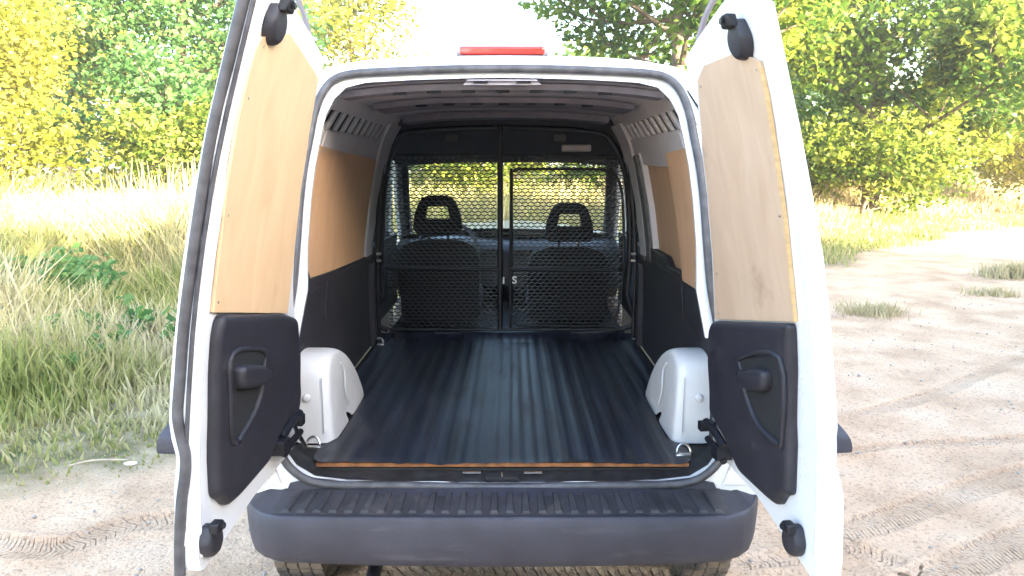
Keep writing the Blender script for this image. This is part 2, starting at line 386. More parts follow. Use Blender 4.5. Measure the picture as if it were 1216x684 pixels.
# tread pads along the bumper step
N = 28
padm = None
for k in range(N):
    x = -.648 + 1.296 * (k + .5) / N
    bm = bmesh.new()
    yb = bump_y(x) + .028
    sh = -x * .05
    vs = []
    for (dx, dy, dz) in ((-.013, 0, 0), (.017, 0, 0), (.011, .112, .0), (-.008, .112, 0), (-.009, .008, .009), (.011, .008, .009), (.007, .100, .011), (-.005, .100, .011)):
        yy = yb + dy; zz = .5095 - .012 * (x / .785) ** 2 + dy * .145 + dz - .002
        vs.append(bm.verts.new((x + dx + sh * dy * 6, yy, zz)))
    for q in ((0, 1, 5, 4), (1, 2, 6, 5), (2, 3, 7, 6), (3, 0, 4, 7), (4, 5, 6, 7)): bm.faces.new([vs[i] for i in q])
    obj('tread_rib', bm, M['step'], bumper, smooth=0, bevel=.002)
bm = bmesh.new()
rows = [[Vector((x, bump_y(x) + o, .5095 - .012 * (x / .785) ** 2 + (o - .028) * .145 + .001)) for x in np.linspace(-.66, .66, 23)] for o in (.020, .152)]
loft(bm, rows); obj('step_pad', bm, M['step'], bumper, smooth=0)
bm = bmesh.new(); tube(bm, [(-.385, .6, .30), (-.385, .2, .29), (-.387, -.04, .275), (-.39, -.09, .255)], .022, 14)
obj('exhaust_pipe', bm, M['darkmetal'], van)
bm = bmesh.new(); lathe(bm, [(.0, 0), (.03, .0), (.042, .015), (.045, .03)], (.47, .24, .27), 'y', 20); obj('shock_absorber_cap', bm, M['sticker'], van)

low = [p for p in OPEN if p[1] < .56]
lowi = [(a * .985, b + .010) for a, b in low]
cov = [(-a, b) for a, b in lowi[::-1]] + lowi[1:] + [(.64, .54), (.66, .495), (-.66, .495), (-.64, .54)]
obj('sill_cover', plate(cov, rear, .002, .010, .03), M['bumper'], van)
# door seal round the opening
loop = [(a, b) for a, b in OPEN] + [(-a, b) for a, b in OPEN[-2:0:-1]]
pts = [rear(a, b, .006) - Vector((0, 0, (.006 * max(0, 1 - (abs(a) / .16) ** 4) if b < .6 else 0))) for a, b in loop]
bm = bmesh.new(); tube(bm, smoothpts(pts, 4, True), .0125, 10, closed=True); obj('door_seal', bm, M['rubber'], van, smooth=60)
# sill scuff plate
sill = [[Vector((x, y + .012 * (abs(x) < .15), z - (.006 if abs(x) < .16 and y < .02 else 0))) for x in np.linspace(-.655, .655, 41)]
        for y, z in ((.0, .528), (.012, .537), (.03, .532), (.075, .545), (.10, .553))]
for r in sill:
    for p in r:
        k = max(0, abs(p.x) - .55) / .105; p.z += .07 * k * k
bm = bmesh.new(); loft(bm, sill); sillo = obj('sill_plate', bm, M['sill'], van)
bm = bmesh.new()
tube(bm, smoothpts([(-.60, .0, .552), (-.42, .004, .538), (-.20, .006, .537), (-.14, .010, .531), (-.07, -.002, .531), (.08, -.002, .531), (.16, .010, .531), (.22, .006, .537), (.45, .004, .538), (.60, .0, .552)], 5), .0035, 6)
obj('sill_scuff_strip', bm, M['steel'], sillo)
for x in (-.095, .095): obj('striker_slot', newbox(x - .028, x + .028, .052, .060, .545, .550), M['steel'], sillo)
obj('striker_housing', newbox(-.052, .052, .018, .055, .534, .546), M['slot'], sillo, bevel=.003)
bm = bmesh.new(); tube(bm, [(0, .028, .546), (0, .028, .557), (0, .048, .559), (0, .048, .548)], .003, 6); obj('striker', bm, M['steel'], sillo)

# roof-edge latch plate and high brake lamp
obj('latch_plate', plate([(-.105, 1.745), (.105, 1.745), (.120, 1.727), (-.120, 1.727)], rear, -.012, -.03, .03), M['lampgrey'], van, bevel=.002)
for x in (-.065, .065): obj('latch_slot', plate([(x - .022, 1.738), (x + .022, 1.738), (x + .022, 1.732), (x - .022, 1.732)], rear, -.010, -.006, .03), M['slot'], van)
bl = empty('brake_lamp', (0, .27, 1.82), van)
obj('lamp_housing', newbox(-.143, .143, .235, .33, 1.815, 1.851), M['lampgrey'], bl, bevel=.012, seg=3)
obj('lamp_lens', newbox(-.130, .130, .229, .245, 1.820, 1.845), M['red'], bl, bevel=.007, seg=3)
for k in range(16):
    x = -.118 + .0157 * k
    obj('lens_rib', newbox(x - .0008, x + .0008, .2275, .230, 1.824, 1.841), M['red'], bl, smooth=0)
bm = bmesh.new()
loft(bm, [[(-.155, .222, 1.817), (.155, .222, 1.817)], [(-.150, .26, 1.822), (.150, .26, 1.822)]]); obj('lamp_gasket', bm, M['lampgrey'], bl)

# ------------------------------------------------------------------ cargo interior
inside = empty('cargo_bay', (0, 0, .56), van)
def wall(s): return lambda a, b, d: Vector((s * (Ix(b) - d), a, b))
obj('plywood_floor', plate([(-.585, .084), (.585, .084), (.585, .20), (.545, .22), (.545, .90), (.62, .92), (.62, 1.83), (-.62, 1.83), (-.62, .92), (-.545, .90), (-.545, .22), (-.585, .20)], lambda a, b, d: Vector((a, b, .553 + d)), 0, .0135, 0), M['mud'], inside, bevel=.002)
obj('floor_pan', newbox(-.70, .70, .08, 1.84, .53, .551), M['under'], inside)
# roof lining between the beams
def ceil(x, y): return 1.735 - .035 * (abs(x) / .55) ** 3 + .012 * min(1, y / .6) - .0 * y
bm = bmesh.new(); loft(bm, [[Vector((x, y, ceil(x, y))) for x in np.linspace(-.60, .60, 25)] for y in (.19, .6, 1.2, 1.83)])
obj('roof_lining', bm, M['inner_paint'], inside)
hd = [(a, b) for a, b in inner_top]
bm = bmesh.new(); loft(bm, [[Vector((a, Yp(b) + .018, b + .004)) for a, b in hd], [Vector((a * 1.03, Yp(b) + .05, b + .006 + .004)) for a, b in hd], [Vector((a * 1.06, .26, ceil(a, .26) + .002 - .0 if abs(a) < .5 else b + .004)) for a, b in hd]])
obj('header_channel', bm, M['inner_paint'], inside, smooth=60)
for y0, y1, dz in ((.235, .36, .018), (.80, 1.12, .020), (1.58, 1.80, .03)):
    bm = bmesh.new(); rings = []
    for x in np.linspace(-.50, .50, 21):
        z = ceil(x, y0) - .004
        rings.append([Vector((x, y0, z)), Vector((x, y0 + .015, z - dz)), Vector((x, y1 - .015, z - dz)), Vector((x, y1, z))])
    loft(bm, rings); obj('roof_beam', bm, M['beam'], inside)

    if y0 < 1:
        for x in np.linspace(-.32, .32, 7):
            obj('beam_slot', newbox(x - .022, x + .022, y0 + .02, y0 + .030, ceil(x, y0) - dz - .012, ceil(x, y0) - dz - .0035), M['slot'], inside, smooth=0)
bm = bmesh.new(); lathe(bm, [(0, 0), (.008, 0), (.009, .004)], (-.01, .405, 1.73), 'y', 12); obj('roof_bolt', bm, M['slot'], inside)
for s in (1, -1):
    W = wall(s)
    def rail(a, b, d): return Vector((s * (Ix(b) - d), a, b))
    # slotted roof rail: two strips, posts between, near-black backing sheet painting the cavity's shade
    obj('rail_shade_backing', plate([(.12, 1.58), (1.75, 1.58), (1.75, 1.71), (.18, 1.71)], rail, -.035, -.030, .05), M['slot'], inside)
    obj('lower_rail', plate([(.145, 1.47), (1.55, 1.49), (1.55, 1.605), (.155, 1.605)], rail, 0, -.008, .05), M['inner_paint'], inside, bevel=.002)
    obj('upper_rail', plate([(.18, 1.665), (1.7, 1.665), (1.7, 1.73), (.20, 1.73)], rail, 0, -.008, .03), M['inner_paint'], inside, bevel=.002)
    ys = [.145 + .118 * k for k in range(12)]
    for k, y in enumerate(ys):
        obj('rail_post', plate([(y, 1.605), (y + .045, 1.605), (y + .06, 1.665), (y + .015, 1.665)], rail, .004, -.010, .05), M['inner_paint'], inside, bevel=.003)
    for y, z, q in ((.30, 1.555, .018), (.52, 1.55, .012), (.66, 1.56, .012)):
        bm = bmesh.new(); c = rail(y, z, .004); bmesh.ops.create_uvsphere(bm, u_segments=10, v_segments=6, radius=q, matrix=Matrix.Translation(c) @ Matrix.Diagonal((.35, 1, 1, 1)))
        obj('rail_bolt', bm, M['inner_paint'], inside)
    obj('rail_bracket', plate(roundpoly([(.38, 1.50), (.76, 1.50), (.76, 1.60), (.40, 1.60)], .02), rail, .008, .001, .04), M['inner_paint'], inside, bevel=.003)
    # rear pillar behind the flange, B pillar
    obj('b_pillar', plate([(1.50, 1.02), (1.66, 1.0), (1.74, 1.40), (1.78, 1.68), (1.45, 1.68), (1.50, 1.5)], rail, .012, -.03, .05), M['inner_paint'], inside, bevel=.012)
    bm = bmesh.new(); tube(bm, smoothpts([(s * .66, 1.68, .60), (s * .655, 1.66, 1.1), (s * .62, 1.70, 1.5)], 4), .011, 8); obj('belt_webbing', bm, M['darkmetal'], inside)
    for z in (1.0, 1.035): obj('belt_buckle', newbox(s * .645 - .012, s * .645 + .012, 1.640, 1.650, z, z + .014), M['steel'], inside, bevel=.003)
    # lower black trim
    top = [(.03, 1.118), (.30, 1.10), (.36, 1.135), (.42, 1.14), (.48, 1.095), (.9, 1.07), (1.5, 1.045), (1.72, 1.04)] if s < 0 else \
          [(.03, 1.10), (.5, 1.085), (.95, 1.07), (1.02, 1.105), (1.35, 1.105), (1.42, 1.06), (1.72, 1.04)]
    obj('lower_side_trim', plate([(1.72, .565), (.03, .565)] + top, W, .012, -.02, .06), M['side_trim'], inside, bevel=.008)
    for y0, y1 in ((.14, .62), (.70, 1.28)):
        obj('trim_pocket', plate(roundpoly([(y0, .90), (y1, .90), (y1, 1.045), (y0, 1.05)], .03), W, .016, .010, .06), M['side_trim'], inside, bevel=.003)
    obj('trim_rib', newbox(s * .685 - .02, s * .685 + .02, 1.60, 1.66, .57, 1.0), M['side_trim'], inside, bevel=.008)
    # wheel arch: upright rear face, rounded top sloping away forward
    AP = [(.27, .560), (.268, .64), (.268, .72), (.275, .79), (.298, .835), (.35, .858), (.45, .853), (.57, .812), (.68, .742), (.78, .655), (.85, .560)]
    bm = bmesh.new(); rings = []
    for x, k in ((.715, 1), (.66, 1), (.615, 1), (.592, .985), (.578, .95), (.572, .90), (.568, .6), (.567, .1)):
        rings.append([Vector((s * (x + .012 * (z - .56) / .3), .52 + (y - .52) * k, .56 + (z - .56) * k)) for y, z in AP])
    loft(bm, rings)
    wa = obj('wheel_arch', bm, M['arch_paint'], inside, smooth=60); sb = wa.modifiers.new('sub', 'SUBSURF'); sb.levels = 2; sb.render_levels = 2
    for pts in ([(.574, .42, .80), (.570, .46, .76), (.570, .47, .68), (.570, .52, .62)], [(.60, .264, .60), (.60, .264, .70), (.603, .27, .79)]):
        bm = bmesh.new(); tube(bm, smoothpts([(s * x, y, z) for x, y, z in pts], 4), .003, 6); obj('arch_seam', bm, M['arch_paint'], wa)
    bm = bmesh.new(); lathe(bm, [(0, -.012), (.010, -.010), (.014, 0)], (s * .655, .268, .72), 'y', 12); obj('arch_plug', bm, M['arch_paint'], wa)
# plywood lining of the side walls
def wl(a, b, d): return Vector((-(Ix(b) - d), a, b))
def wr(a, b, d): return Vector(((Ix(b) - d), a, b))
obj('plywood_lining', plate([(.07, 1.06), (1.46, 1.02), (1.46, 1.51), (.72, 1.535), (.13, 1.56)], wl, .008, .001, .05), M['ply_s'], inside)
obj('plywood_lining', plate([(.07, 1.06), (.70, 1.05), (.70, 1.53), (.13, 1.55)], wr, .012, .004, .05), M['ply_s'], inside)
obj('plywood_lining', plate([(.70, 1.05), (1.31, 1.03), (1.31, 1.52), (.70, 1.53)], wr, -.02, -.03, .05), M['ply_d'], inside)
obj('door_post', plate([(1.31, 1.03), (1.345, 1.03), (1.345, 1.54), (1.31, 1.54)], wr, .006, -.03, .05), M['inner_paint'], inside)
obj('door_rubber', plate([(1.35, 1.03), (1.44, 1.03), (1.44, 1.53), (1.35, 1.53)], wr, .02, -.03, .05), M['rubber'], inside, bevel=.008)
bm = bmesh.new(); tube(bm, smoothpts([(-.655, .60, 1.14), (-.63, .60, 1.3), (-.60, .60, 1.50)], 4), .004, 6)
# tie-down rings
for p, sc in ((on_ground(372, 531, .575), 1), (on_ground(812, 540, .575), 1), (on_ground(450, 409, .575), 1)):
    r = .022 * sc; q = [Vector((p.x + r * math.cos(t), p.y + .01 * math.sin(t), p.z + .004 + 1.15 * r * max(0, math.sin(t)) + .004)) for t in np.linspace(-.5, math.pi + .5, 15)]
    td = empty('tie_down', (p.x, p.y, p.z - .01), inside)
    bm = bmesh.new(); tube(bm, q, .0042, 8); obj('ring', bm, M['steel'], td)
    obj('ring_base', newbox(p.x - .025, p.x + .025, p.y - .006, p.y + .012, p.z - .008, p.z + .003), M['steel'], td, bevel=.003)

# rubber mat (lies on the plywood floor)
def mat_w(y): return interp([(.06, .56), (.10, .60), (.20, .60), (.27, .555), (.78, .56), (.86, .66), (1.8, .67)])(y)
NX = 181
xs = np.linspace(-1, 1, NX)
bm = bmesh.new(); rings = []
for y in (.062, .068, .09, .12, .14, .17, .2, .3, .4, .5, .6, .66, .72, .78, .9, 1.1, 1.3, 1.5, 1.7, 1.76, 1.79):
    row = []
    for x in xs:
        X = x * .67; hw = mat_w(y); X = max(-hw, min(hw, X))
        per = .062 if abs(X) > .16 else .042
        ph = (X / per) % 1; rib = (.0022 if ph < .55 else 0) * (.35 + .9 * (mnoise.noise(Vector((X * 9, y * 1.2, 4))) * .5 + .5))
        fray = .008 * mnoise.noise(Vector((X * 14, 3, 0))) if y < .07 else 0
        lift = (.006 + .005 * math.sin(X * 9)) if y < .1 else 0
        if .17 < X < .30 and y < .1: lift += .006 * math.sin((X - .17) / .13 * math.pi)
        z = .571 + rib + lift * (.1 - y) / .04 * .6 + .0035 * mnoise.noise(Vector((X * 5, y * 3, 1)))
        if y > 1.75: z += .03 * (y - 1.75) / .04
        row.append(Vector((X, y + fray, max(z, .5695))))
    rings.append(row)
loft(bm, rings)
rm = obj('rubber_mat', bm, M['mat'], None, smooth=30)
tag(rm, 'ribbed black rubber mat covering the cargo floor of the van', 'mat')

# ------------------------------------------------------------------ bulkhead grille
gr = empty('bulkhead_grille', (0, 1.8, .57), van)
YB = 1.80
def tb(name, pts, r=.009, m='darkmetal', n=8, closed=False):
    bm = bmesh.new(); tube(bm, pts, r, n, closed); return obj(name, bm, M[m], gr, smooth=60)
L = lambda u, v, y=YB: on_y(u, v, y)
tb('outer_frame', smoothpts([L(461, 392), L(455, 350), L(453, 300), L(455, 230), L(460, 195), L(468, 172), L(488, 157), L(597, 152), L(705, 157), L(728, 172), L(739, 195), L(746, 230), L(748, 300), L(744, 350), L(735, 392)], 4, True), .015)
tb('centre_post', [L(594, 392, 1.79), L(594, 150, 1.79)], .015)
tb('centre_post', [L(606, 392, 1.79), L(607, 200, 1.79)], .008)
tb('cross_tube', [L(455, 318, 1.785), L(592, 320, 1.785)], .0105)
tb('cross_tube', [L(606, 320, 1.785), L(735, 321, 1.785)], .0105)
tb('bottom_tube', [L(462, 391, 1.785), L(738, 391, 1.785)], .008)
tb('gate_frame', smoothpts([L(608, 372), L(612, 384), L(625, 386), L(700, 387), L(722, 384), L(733, 372), L(740, 320), L(740, 250), L(735, 215), L(722, 203), L(700, 201), L(625, 201), L(610, 203), L(608, 215), L(608, 300)], 4, True), .007)
tb('top_tube', [L(470, 184), L(735, 186)], .008)
tb('side_stay', smoothpts([L(757, 392, 1.7), L(758, 330, 1.7), L(752, 260, 1.75), L(742, 200, 1.8)], 4), .008)
tb('side_stay', smoothpts([L(444, 392, 1.7), L(445, 330, 1.7), L(449, 260, 1.75), L(458, 200, 1.8)], 4), .008)
for u in (536, 665): obj('hinge_lug', newbox(L(u, 150).x - .03, L(u, 150).x + .03, 1.78, 1.80, L(u, 168).z, L(u, 160).z), M['darkmetal'], gr)
def mesh_area(us, vs, y, cw=.032, chh=.0178, t=.0031):
    a, b = on_y(us[0], vs[0], y), on_y(us[1], vs[1], y)
    x0, x1, z1, z0 = a.x, b.x, a.z, b.z
    bm = bmesh.new(); nx = int((x1 - x0) / cw); nz = int((z1 - z0) / chh)
    for j in range(nz + 1):
        z = z0 + j * chh; prev = None
        for i in range(2 * nx + 1):
            x = x0 + i * cw / 2; zz = z + (chh / 2 if (i + j) % 2 else 0) * .96
            cur = [bm.verts.new((x, y - t, zz - t)), bm.verts.new((x, y - t, zz + t)), bm.verts.new((x, y + t, zz + t))]
            if prev:
                bm.faces.new((prev[0], cur[0], cur[1], prev[1])); bm.faces.new((prev[1], cur[1], cur[2], prev[2]))
            prev = cur
    return bm
for us, vs in (((459, 184), (591, 391)), ((609, 190), (737, 318))):
    pass
g1 = obj('expanded_mesh', mesh_area((457, 592), (186, 391), 1.80), M['darkmetal'], gr, smooth=0); g1['kind'] = 'stuff'
g2 = obj('expanded_mesh', mesh_area((609, 742), (188, 318), 1.80), M['darkmetal'], gr, smooth=0); g2['kind'] = 'stuff'
g3 = obj('expanded_mesh', mesh_area((610, 738), (322, 388), 1.80), M['darkmetal'], gr, smooth=0); g3['kind'] = 'stuff'
# little white tag: an upright stroke and an S on the gate
a = L(598, 333, 1.775); obj('tag_stroke', newbox(a.x - .004, a.x + .004, 1.775, 1.777, a.z - .018, a.z + .018), M['sticker'], gr, smooth=0)
def lettering(txt, size, m, parent, centre, name):
    cu = bpy.data.curves.new(name, 'FONT'); cu.body = txt; cu.size = size; cu.extrude = .001; cu.align_x = 'CENTER'; cu.align_y = 'CENTER'; cu.offset = .0012
    t = bpy.data.objects.new(name, cu); COL.objects.link(t)
    bpy.context.view_layer.update()
    me = bpy.data.meshes.new_from_object(t.evaluated_get(bpy.context.evaluated_depsgraph_get())); bpy.data.objects.remove(t)
    me.transform(Matrix.Translation(centre) @ Matrix.Rotation(R(90), 4, 'X')); return obj(name, me, m, parent, smooth=0)
a = L(611, 333, 1.775); lettering('S', .055, M['sticker'], gr, a, 'tag_letter')

# ------------------------------------------------------------------ seats
def seat_at(cx, label, ytop):
    st = empty('seat', (cx, 2.05, .6), van)
    y0, y1 = 2.02, 2.14
    def leaned(pts): return [Vector((x, y - (z - .6) * .16 + .08, z)) for x, y, z in pts]
    zt = on_y(0, ytop, 2.0).z
    out = [(-.215, .60), (-.232, .85), (-.232, zt - .10), (-.20, zt - .03), (-.12, zt), (.12, zt), (.20, zt - .03), (.232, zt - .10), (.232, .85), (.215, .60)]
    b = plate(roundpoly([(cx + a, z) for a, z in out], .03), lambda a, z, d: Vector((a, 2.02 + d - (z - .6) * .12 + .10 + .02 * math.cos((a - cx) / .232 * 1.5), z)), 0, .10, .08)
    obj('backrest', b, M['seat'], st, bevel=.02, seg=3)
    obj('seat_cushion', newbox(cx - .23, cx + .23, 2.12, 2.60, .60, .76), M['seat'], st, bevel=.04, seg=3)
    hz = zt + .035; hh = .215
    hr = [(-.105, hz), (.105, hz), (.137, hz + .03), (.125, hz + .11), (.10, hz + .18), (.06, hz + hh), (-.06, hz + hh), (-.10, hz + .18), (-.125, hz + .11), (-.137, hz + .03)]
    hole = [(-.065, hz + .085), (.065, hz + .085), (.052, hz + .155), (-.052, hz + .155)]
    f = lambda a, z, d: Vector((a, 2.06 + d - (z - zt) * .1, z))
    for s in (1, -1):
        o = roundpoly(hr, .02); 
        poly = [(0, hz), (s * .115, hz), (s * .137, hz + .03), (s * .127, hz + .11), (s * .103, hz + .175), (s * .08, hz + .205), (s * .05, hz + hh), (0, hz + hh),
                (0, hz + .155), (s * .050, hz + .155), (s * .058, hz + .15), (s * .068, hz + .095), (s * .06, hz + .083), (0, hz + .083)]
        bmh = plate([(cx + a, z) for a, z in poly], f, 0, .075, .05)
        if s > 0: keep = bmh
        else:
            me = bpy.data.meshes.new('tmp'); bmh.to_mesh(me); keep.from_mesh(me); bmh.free()
    bmesh.ops.remove_doubles(keep, verts=keep.verts[:], dist=1e-5)
    mid = [fc for fc in keep.faces if all(abs(v.co.x - cx) < 1e-5 for v in fc.verts)]
    bmesh.ops.delete(keep, geom=mid, context='FACES')
    obj('headrest', keep, M['seat'], st, bevel=.014, seg=3)
    for s in (-.055, .055):
        bm = bmesh.new(); tube(bm, [(cx + s, 2.09, zt - .02), (cx + s, 2.09, hz + .02)], .007, 8); obj('headrest_post', bm, M['darkmetal'], st)
    return st
seat_at(on_y(520, 300, 2.05).x, 'l', 287)
seat_at(on_y(676, 300, 2.05).x, 'r', 296)
# cab: dashboard, wheel, headliner
bm = bmesh.new()
loft(bm, [[Vector((x, y + .05 * math.cos(x * 2), z + .03 * math.exp(-((x + .36) / .17) ** 2))) for x in np.linspace(-.72, .72, 21)] for y, z in ((2.80, .62), (2.68, .70), (2.66, .90), (2.72, .965), (2.84, .985), (3.10, 1.00))])
dash = obj('dashboard', bm, M['dash'], van, smooth=50)
for x in (-.1, .1): obj('air_vent', newbox(x - .06, x + .06, 2.685, 2.70, .90, .95), M['slot'], dash, bevel=.004)
sw = empty('steering_wheel', (-.37, 2.5, .95), van)
c = Vector((-.37, 2.50, .965)); q = Matrix.Rotation(R(62), 3, 'X')
bm = bmesh.new(); tube(bm, [c + q @ Vector((.185 * math.cos(t), .185 * math.sin(t), 0)) for t in np.linspace(0, 2 * math.pi, 32, endpoint=False)], .014, 8, True); obj('rim', bm, M['trim'], sw)
bm = bmesh.new(); bmesh.ops.create_uvsphere(bm, u_segments=16, v_segments=10, radius=.06, matrix=Matrix.Translation(c)); obj('hub', bm, M['trim'], sw)
for t in (0, 180, 270):
    bm = bmesh.new(); tube(bm, [c, c + q @ Vector((.18 * math.cos(R(t)), .18 * math.sin(R(t)), 0))], .013, 6); obj('spoke', bm, M['trim'], sw)
bm = bmesh.new(); loft(bm, [[Vector((x, y, z - .03 * (abs(x) / .66) ** 4)) for x in np.linspace(-.66, .66, 17)] for y, z in ((1.77, 1.735), (1.84, 1.66), (2.0, 1.60), (2.34, 1.53), (2.50, 1.50), (2.52, 1.56))])
obj('headliner', bm, M['liner'], van, smooth=50)
obj('cab_floor', newbox(-.66, .66, 1.86, 3.0, .52, .56), M['under'], van)
for s in (1, -1):
    obj('door_card', plate([(1.86, .56), (3.0, .56), (3.0, 1.03), (1.86, 1.03)], lambda a, b, d: Vector((s * (Bx(b) - .03 - d), a, b)), 0, .02, .1), M['side_trim'], van)
p = L(684, 176, 1.79)
cl = obj('cab_lamp', newbox(p.x - .075, p.x + .075, 1.755, 1.785, p.z - .018, p.z + .018), M['lampgrey'], van, bevel=.008)

# ------------------------------------------------------------------ rear doors
class Door:
    def __init__(s, side, hx, deg):
        s.side, s.hx, s.t = side, hx, R(deg)
        s.c, s.s = math.cos(s.t), math.sin(s.t)
        s.root = empty('rear_door', (side * hx, 0, .6), van)
    def P(s, a, b, d=0):                       # a from hinge, b height, d out towards the skin
        y = Yp(b) - d
        x2, y2 = a * s.c + y * s.s, -a * s.s + y * s.c
        return Vector((s.side * (s.hx * 1.0) + (x2 if s.side < 0 else -x2), y2 - .012, b))
    def inv(s, u, v, d=0):                     # picture point -> (a, b) on the door
        D = ray(u, v); lo, hi = 1.0, 3.2
        def g(t):
            p = CAM + D * t; x2 = (p.x - s.side * s.hx) * (1 if s.side < 0 else -1); y2 = p.y + .012
            a = x2 * s.c - y2 * s.s; y = x2 * s.s + y2 * s.c
            return y - (Yp(p.z) - d), a, p.z
        g0 = g(lo)[0]
        for _ in range(50):
            m = (lo + hi) / 2
            if (g(m)[0] > 0) == (g0 > 0): lo = m
            else: hi = m
        r = g((lo + hi) / 2); return (r[1], r[2])
TH = .052
def build_door(side, hx, deg, spec):
    D = Door(side, hx, deg); root = D.root
    hs = sorted([D.inv(*q) for q in spec['hside']], key=lambda q: q[1])          # hinge-side edge just outside the board
    shell = [(.02, .66), (.004, .70), (.008, .95)] + [(max(0, a - .020), b) for a, b in hs] + [q for q in spec['shell'] if q[1] > 1.74 or q[0] > .05 and q[1] < 1.6]
    ti = interp([(.5, .062), (.78, .056), (.86, .030), (.93, .040), (1.3, .032), (1.9, .034)] if side > 0 else [(.5, TH), (.78, TH), (.86, TH - .010), (.93, TH + .010), (1.9, TH + .002)])
    obj('door_shell', plate(shell, lambda a, b, d: D.P(a, b, d if d < .001 else ti(b)), 0, TH, .04), M['paint'], root, bevel=.010, seg=3)
    # raised inner edge frame along the free side
    pan = [D.inv(*p) for p in spec['ply']]
    obj('plywood_panel', plate(pan, D.P, -.001, -.009, .05), spec['plymat'], root, bevel=.0012)
    if 'edge' in spec:
        e = [D.inv(*p) for p in spec['edge']]
        bm = bmesh.new(); loft(bm, [[D.P(a - .005, b, -.0095), D.P(a + .0012, b, -.0095), D.P(a + .0012, b, -.001)] for a, b in e]); obj('plywood_edge', bm, M['wood_edge'], root)
    tr = [D.inv(*p) for p in spec['trim']]
    f = lambda a, b, d: D.P(a, b, d)
    obj('trim_panel', pillow(densify(roundpoly(tr, .022, 4)), f, -.001, -.026, .020, 6), M['trim'], root, smooth=60)
    # handle recess: flat near-black plate painting its shade, framed by a raised lip
    rc = [D.inv(u, v) for u, v in spec['recess']]
    obj('recess_shade_plate', plate(roundpoly(rc, .02, 3), f, -.024, -.0275, .05), M['slot'], root, bevel=.001)
    lip = smoothpts([D.P(a, b, -.0275) for a, b in rc], 4, True)
    bm = bmesh.new(); tube(bm, lip, .0065, 8, True); obj('recess_lip', bm, M['trim'], root, smooth=60)
    arcp = [D.P(*D.inv(u, v), -.029) for u, v in spec['arc']]
    bm = bmesh.new(); tube(bm, smoothpts(arcp, 6), .009, 8); obj('pull_ridge', bm, M['trim'], root, smooth=60)
    h = [D.inv(u, v) for u, v in spec['handle']]
    obj('door_handle', pillow(roundpoly(h, .03, 5), f, -.026, -.054, .014, 5), M['trim'], root, smooth=60)
    h2 = [D.inv(u, v) for u, v in spec['lever']]
    obj('handle_lever', plate(roundpoly(h2, .006, 3), f, -.026, -.050, .05), M['darkmetal'], root, bevel=.006, seg=3)
    # latches: a round housing with a block on top
    for (cu, cv, sz, up) in spec['latches']:
        a, b = D.inv(cu, cv)
        pl = [(a + sz * x, b + sz * z * up) for x, z in ((-.55, -.95), (-.95, -.4), (-.9, .2), (-.5, .65), (.0, 1.0), (.55, 1.0), (.75, .6), (.95, .1), (.8, -.5), (.3, -1.0))]
        obj('latch_housing', pillow(roundpoly(pl, sz * .3, 4), f, -.001, -.026, .009, 4), M['trim'], root, smooth=60)
        pl = [(a + sz * x, b + sz * z * up) for x, z in ((-.35, .55), (.65, .55), (.65, 1.2), (-.1, 1.2), (-.35, .9))]
        obj('latch_catch', plate(pl, f, -.018, -.040, .05), M['darkmetal'], root, bevel=.004)
        bm = bmesh.new(); tube(bm, [D.P(a + sz * .1, b + sz * .9 * up, -.02), D.P(a + sz * .1, b + sz * .9 * up, -.046)], .007, 8); obj('latch_bolt', bm, M['darkmetal'], root)
    # pressed bead along the free edge, plugs, and screws round the board
    bm = bmesh.new(); tube(bm, smoothpts([D.P(.594, b, -.0005) for b in (.63, .9, 1.2, 1.5, 1.8)], 3), .0035, 6); obj('edge_bead', bm, M['paint'], root, smooth=60)
    bm = bmesh.new(); tube(bm, smoothpts([D.P(.6045, b, .030) for b in (.66, .80)] + [D.P(.6045, b, .034) for b in (.95, 1.3, 1.8)], 3), .003, 6); obj('edge_fold', bm, M['paint'], root, smooth=60)
    ca, cb = sum(p[0] for p in pan) / len(pan), sum(p[1] for p in pan) / len(pan)
    for k in range(0, len(pan), 2 if side < 0 else 3):
        a, b = pan[k]; a += (ca - a) * .10; b += (cb - b) * .06
        bm = bmesh.new(); tube(bm, [D.P(a, b, -.008), D.P(a, b, -.0100)], .0030, 8); obj('screw', bm, M['steel'], root)
    for b in (.70, 1.34):
        bm = bmesh.new(); tube(bm, [D.P(.6035, b, .022), D.P(.6060, b, .022)], .005, 10); obj('edge_plug', bm, M['inner_paint'], root)
    # check strap and lower hinge
    for (u0, v0, u1, v1, r) in spec['hinge']:
        p0, p1 = D.P(*D.inv(u0, v0), -.03), D.P(*D.inv(u1, v1), -.03)
        bm = bmesh.new(); tube(bm, [p0, p0.lerp(p1, .5) + Vector((0, -.01, .006)), p1], r, 8); obj('hinge_arm', bm, M['darkmetal'], root)
    for (u, v, r) in spec['hblocks']:
        a, b = D.inv(u, v)
        obj('hinge_block', plate(roundpoly([(a - r, b - r), (a + r, b - r), (a + r, b + r), (a - r, b + r)], r * .4), f, -.005, -.05, .05), M['darkmetal'], root, bevel=.005)
    # outer handle moulding that stands out beyond the free edge
    zb, zt_, amax = spec['mould']
    amid = shell_max(shell)
    poly = [(amid - .16, zb), (amid - .002, zb), (amid - .002, zb + .035), (amid - .03, zt_), (amid - .16, zt_)]
    obj('number_plate_moulding', plate(roundpoly(poly, .008, 2), lambda a, b, d: D.P(a, b, ti(b) - .012 + d * (1 - .55 * max(0, (b - zb) / (zt_ - zb)) ** 2)), 0, spec['mo'], .012), M['bumper'], root, bevel=.003)
    return D
def shell_max(sh): return max(p[0] for p in sh)
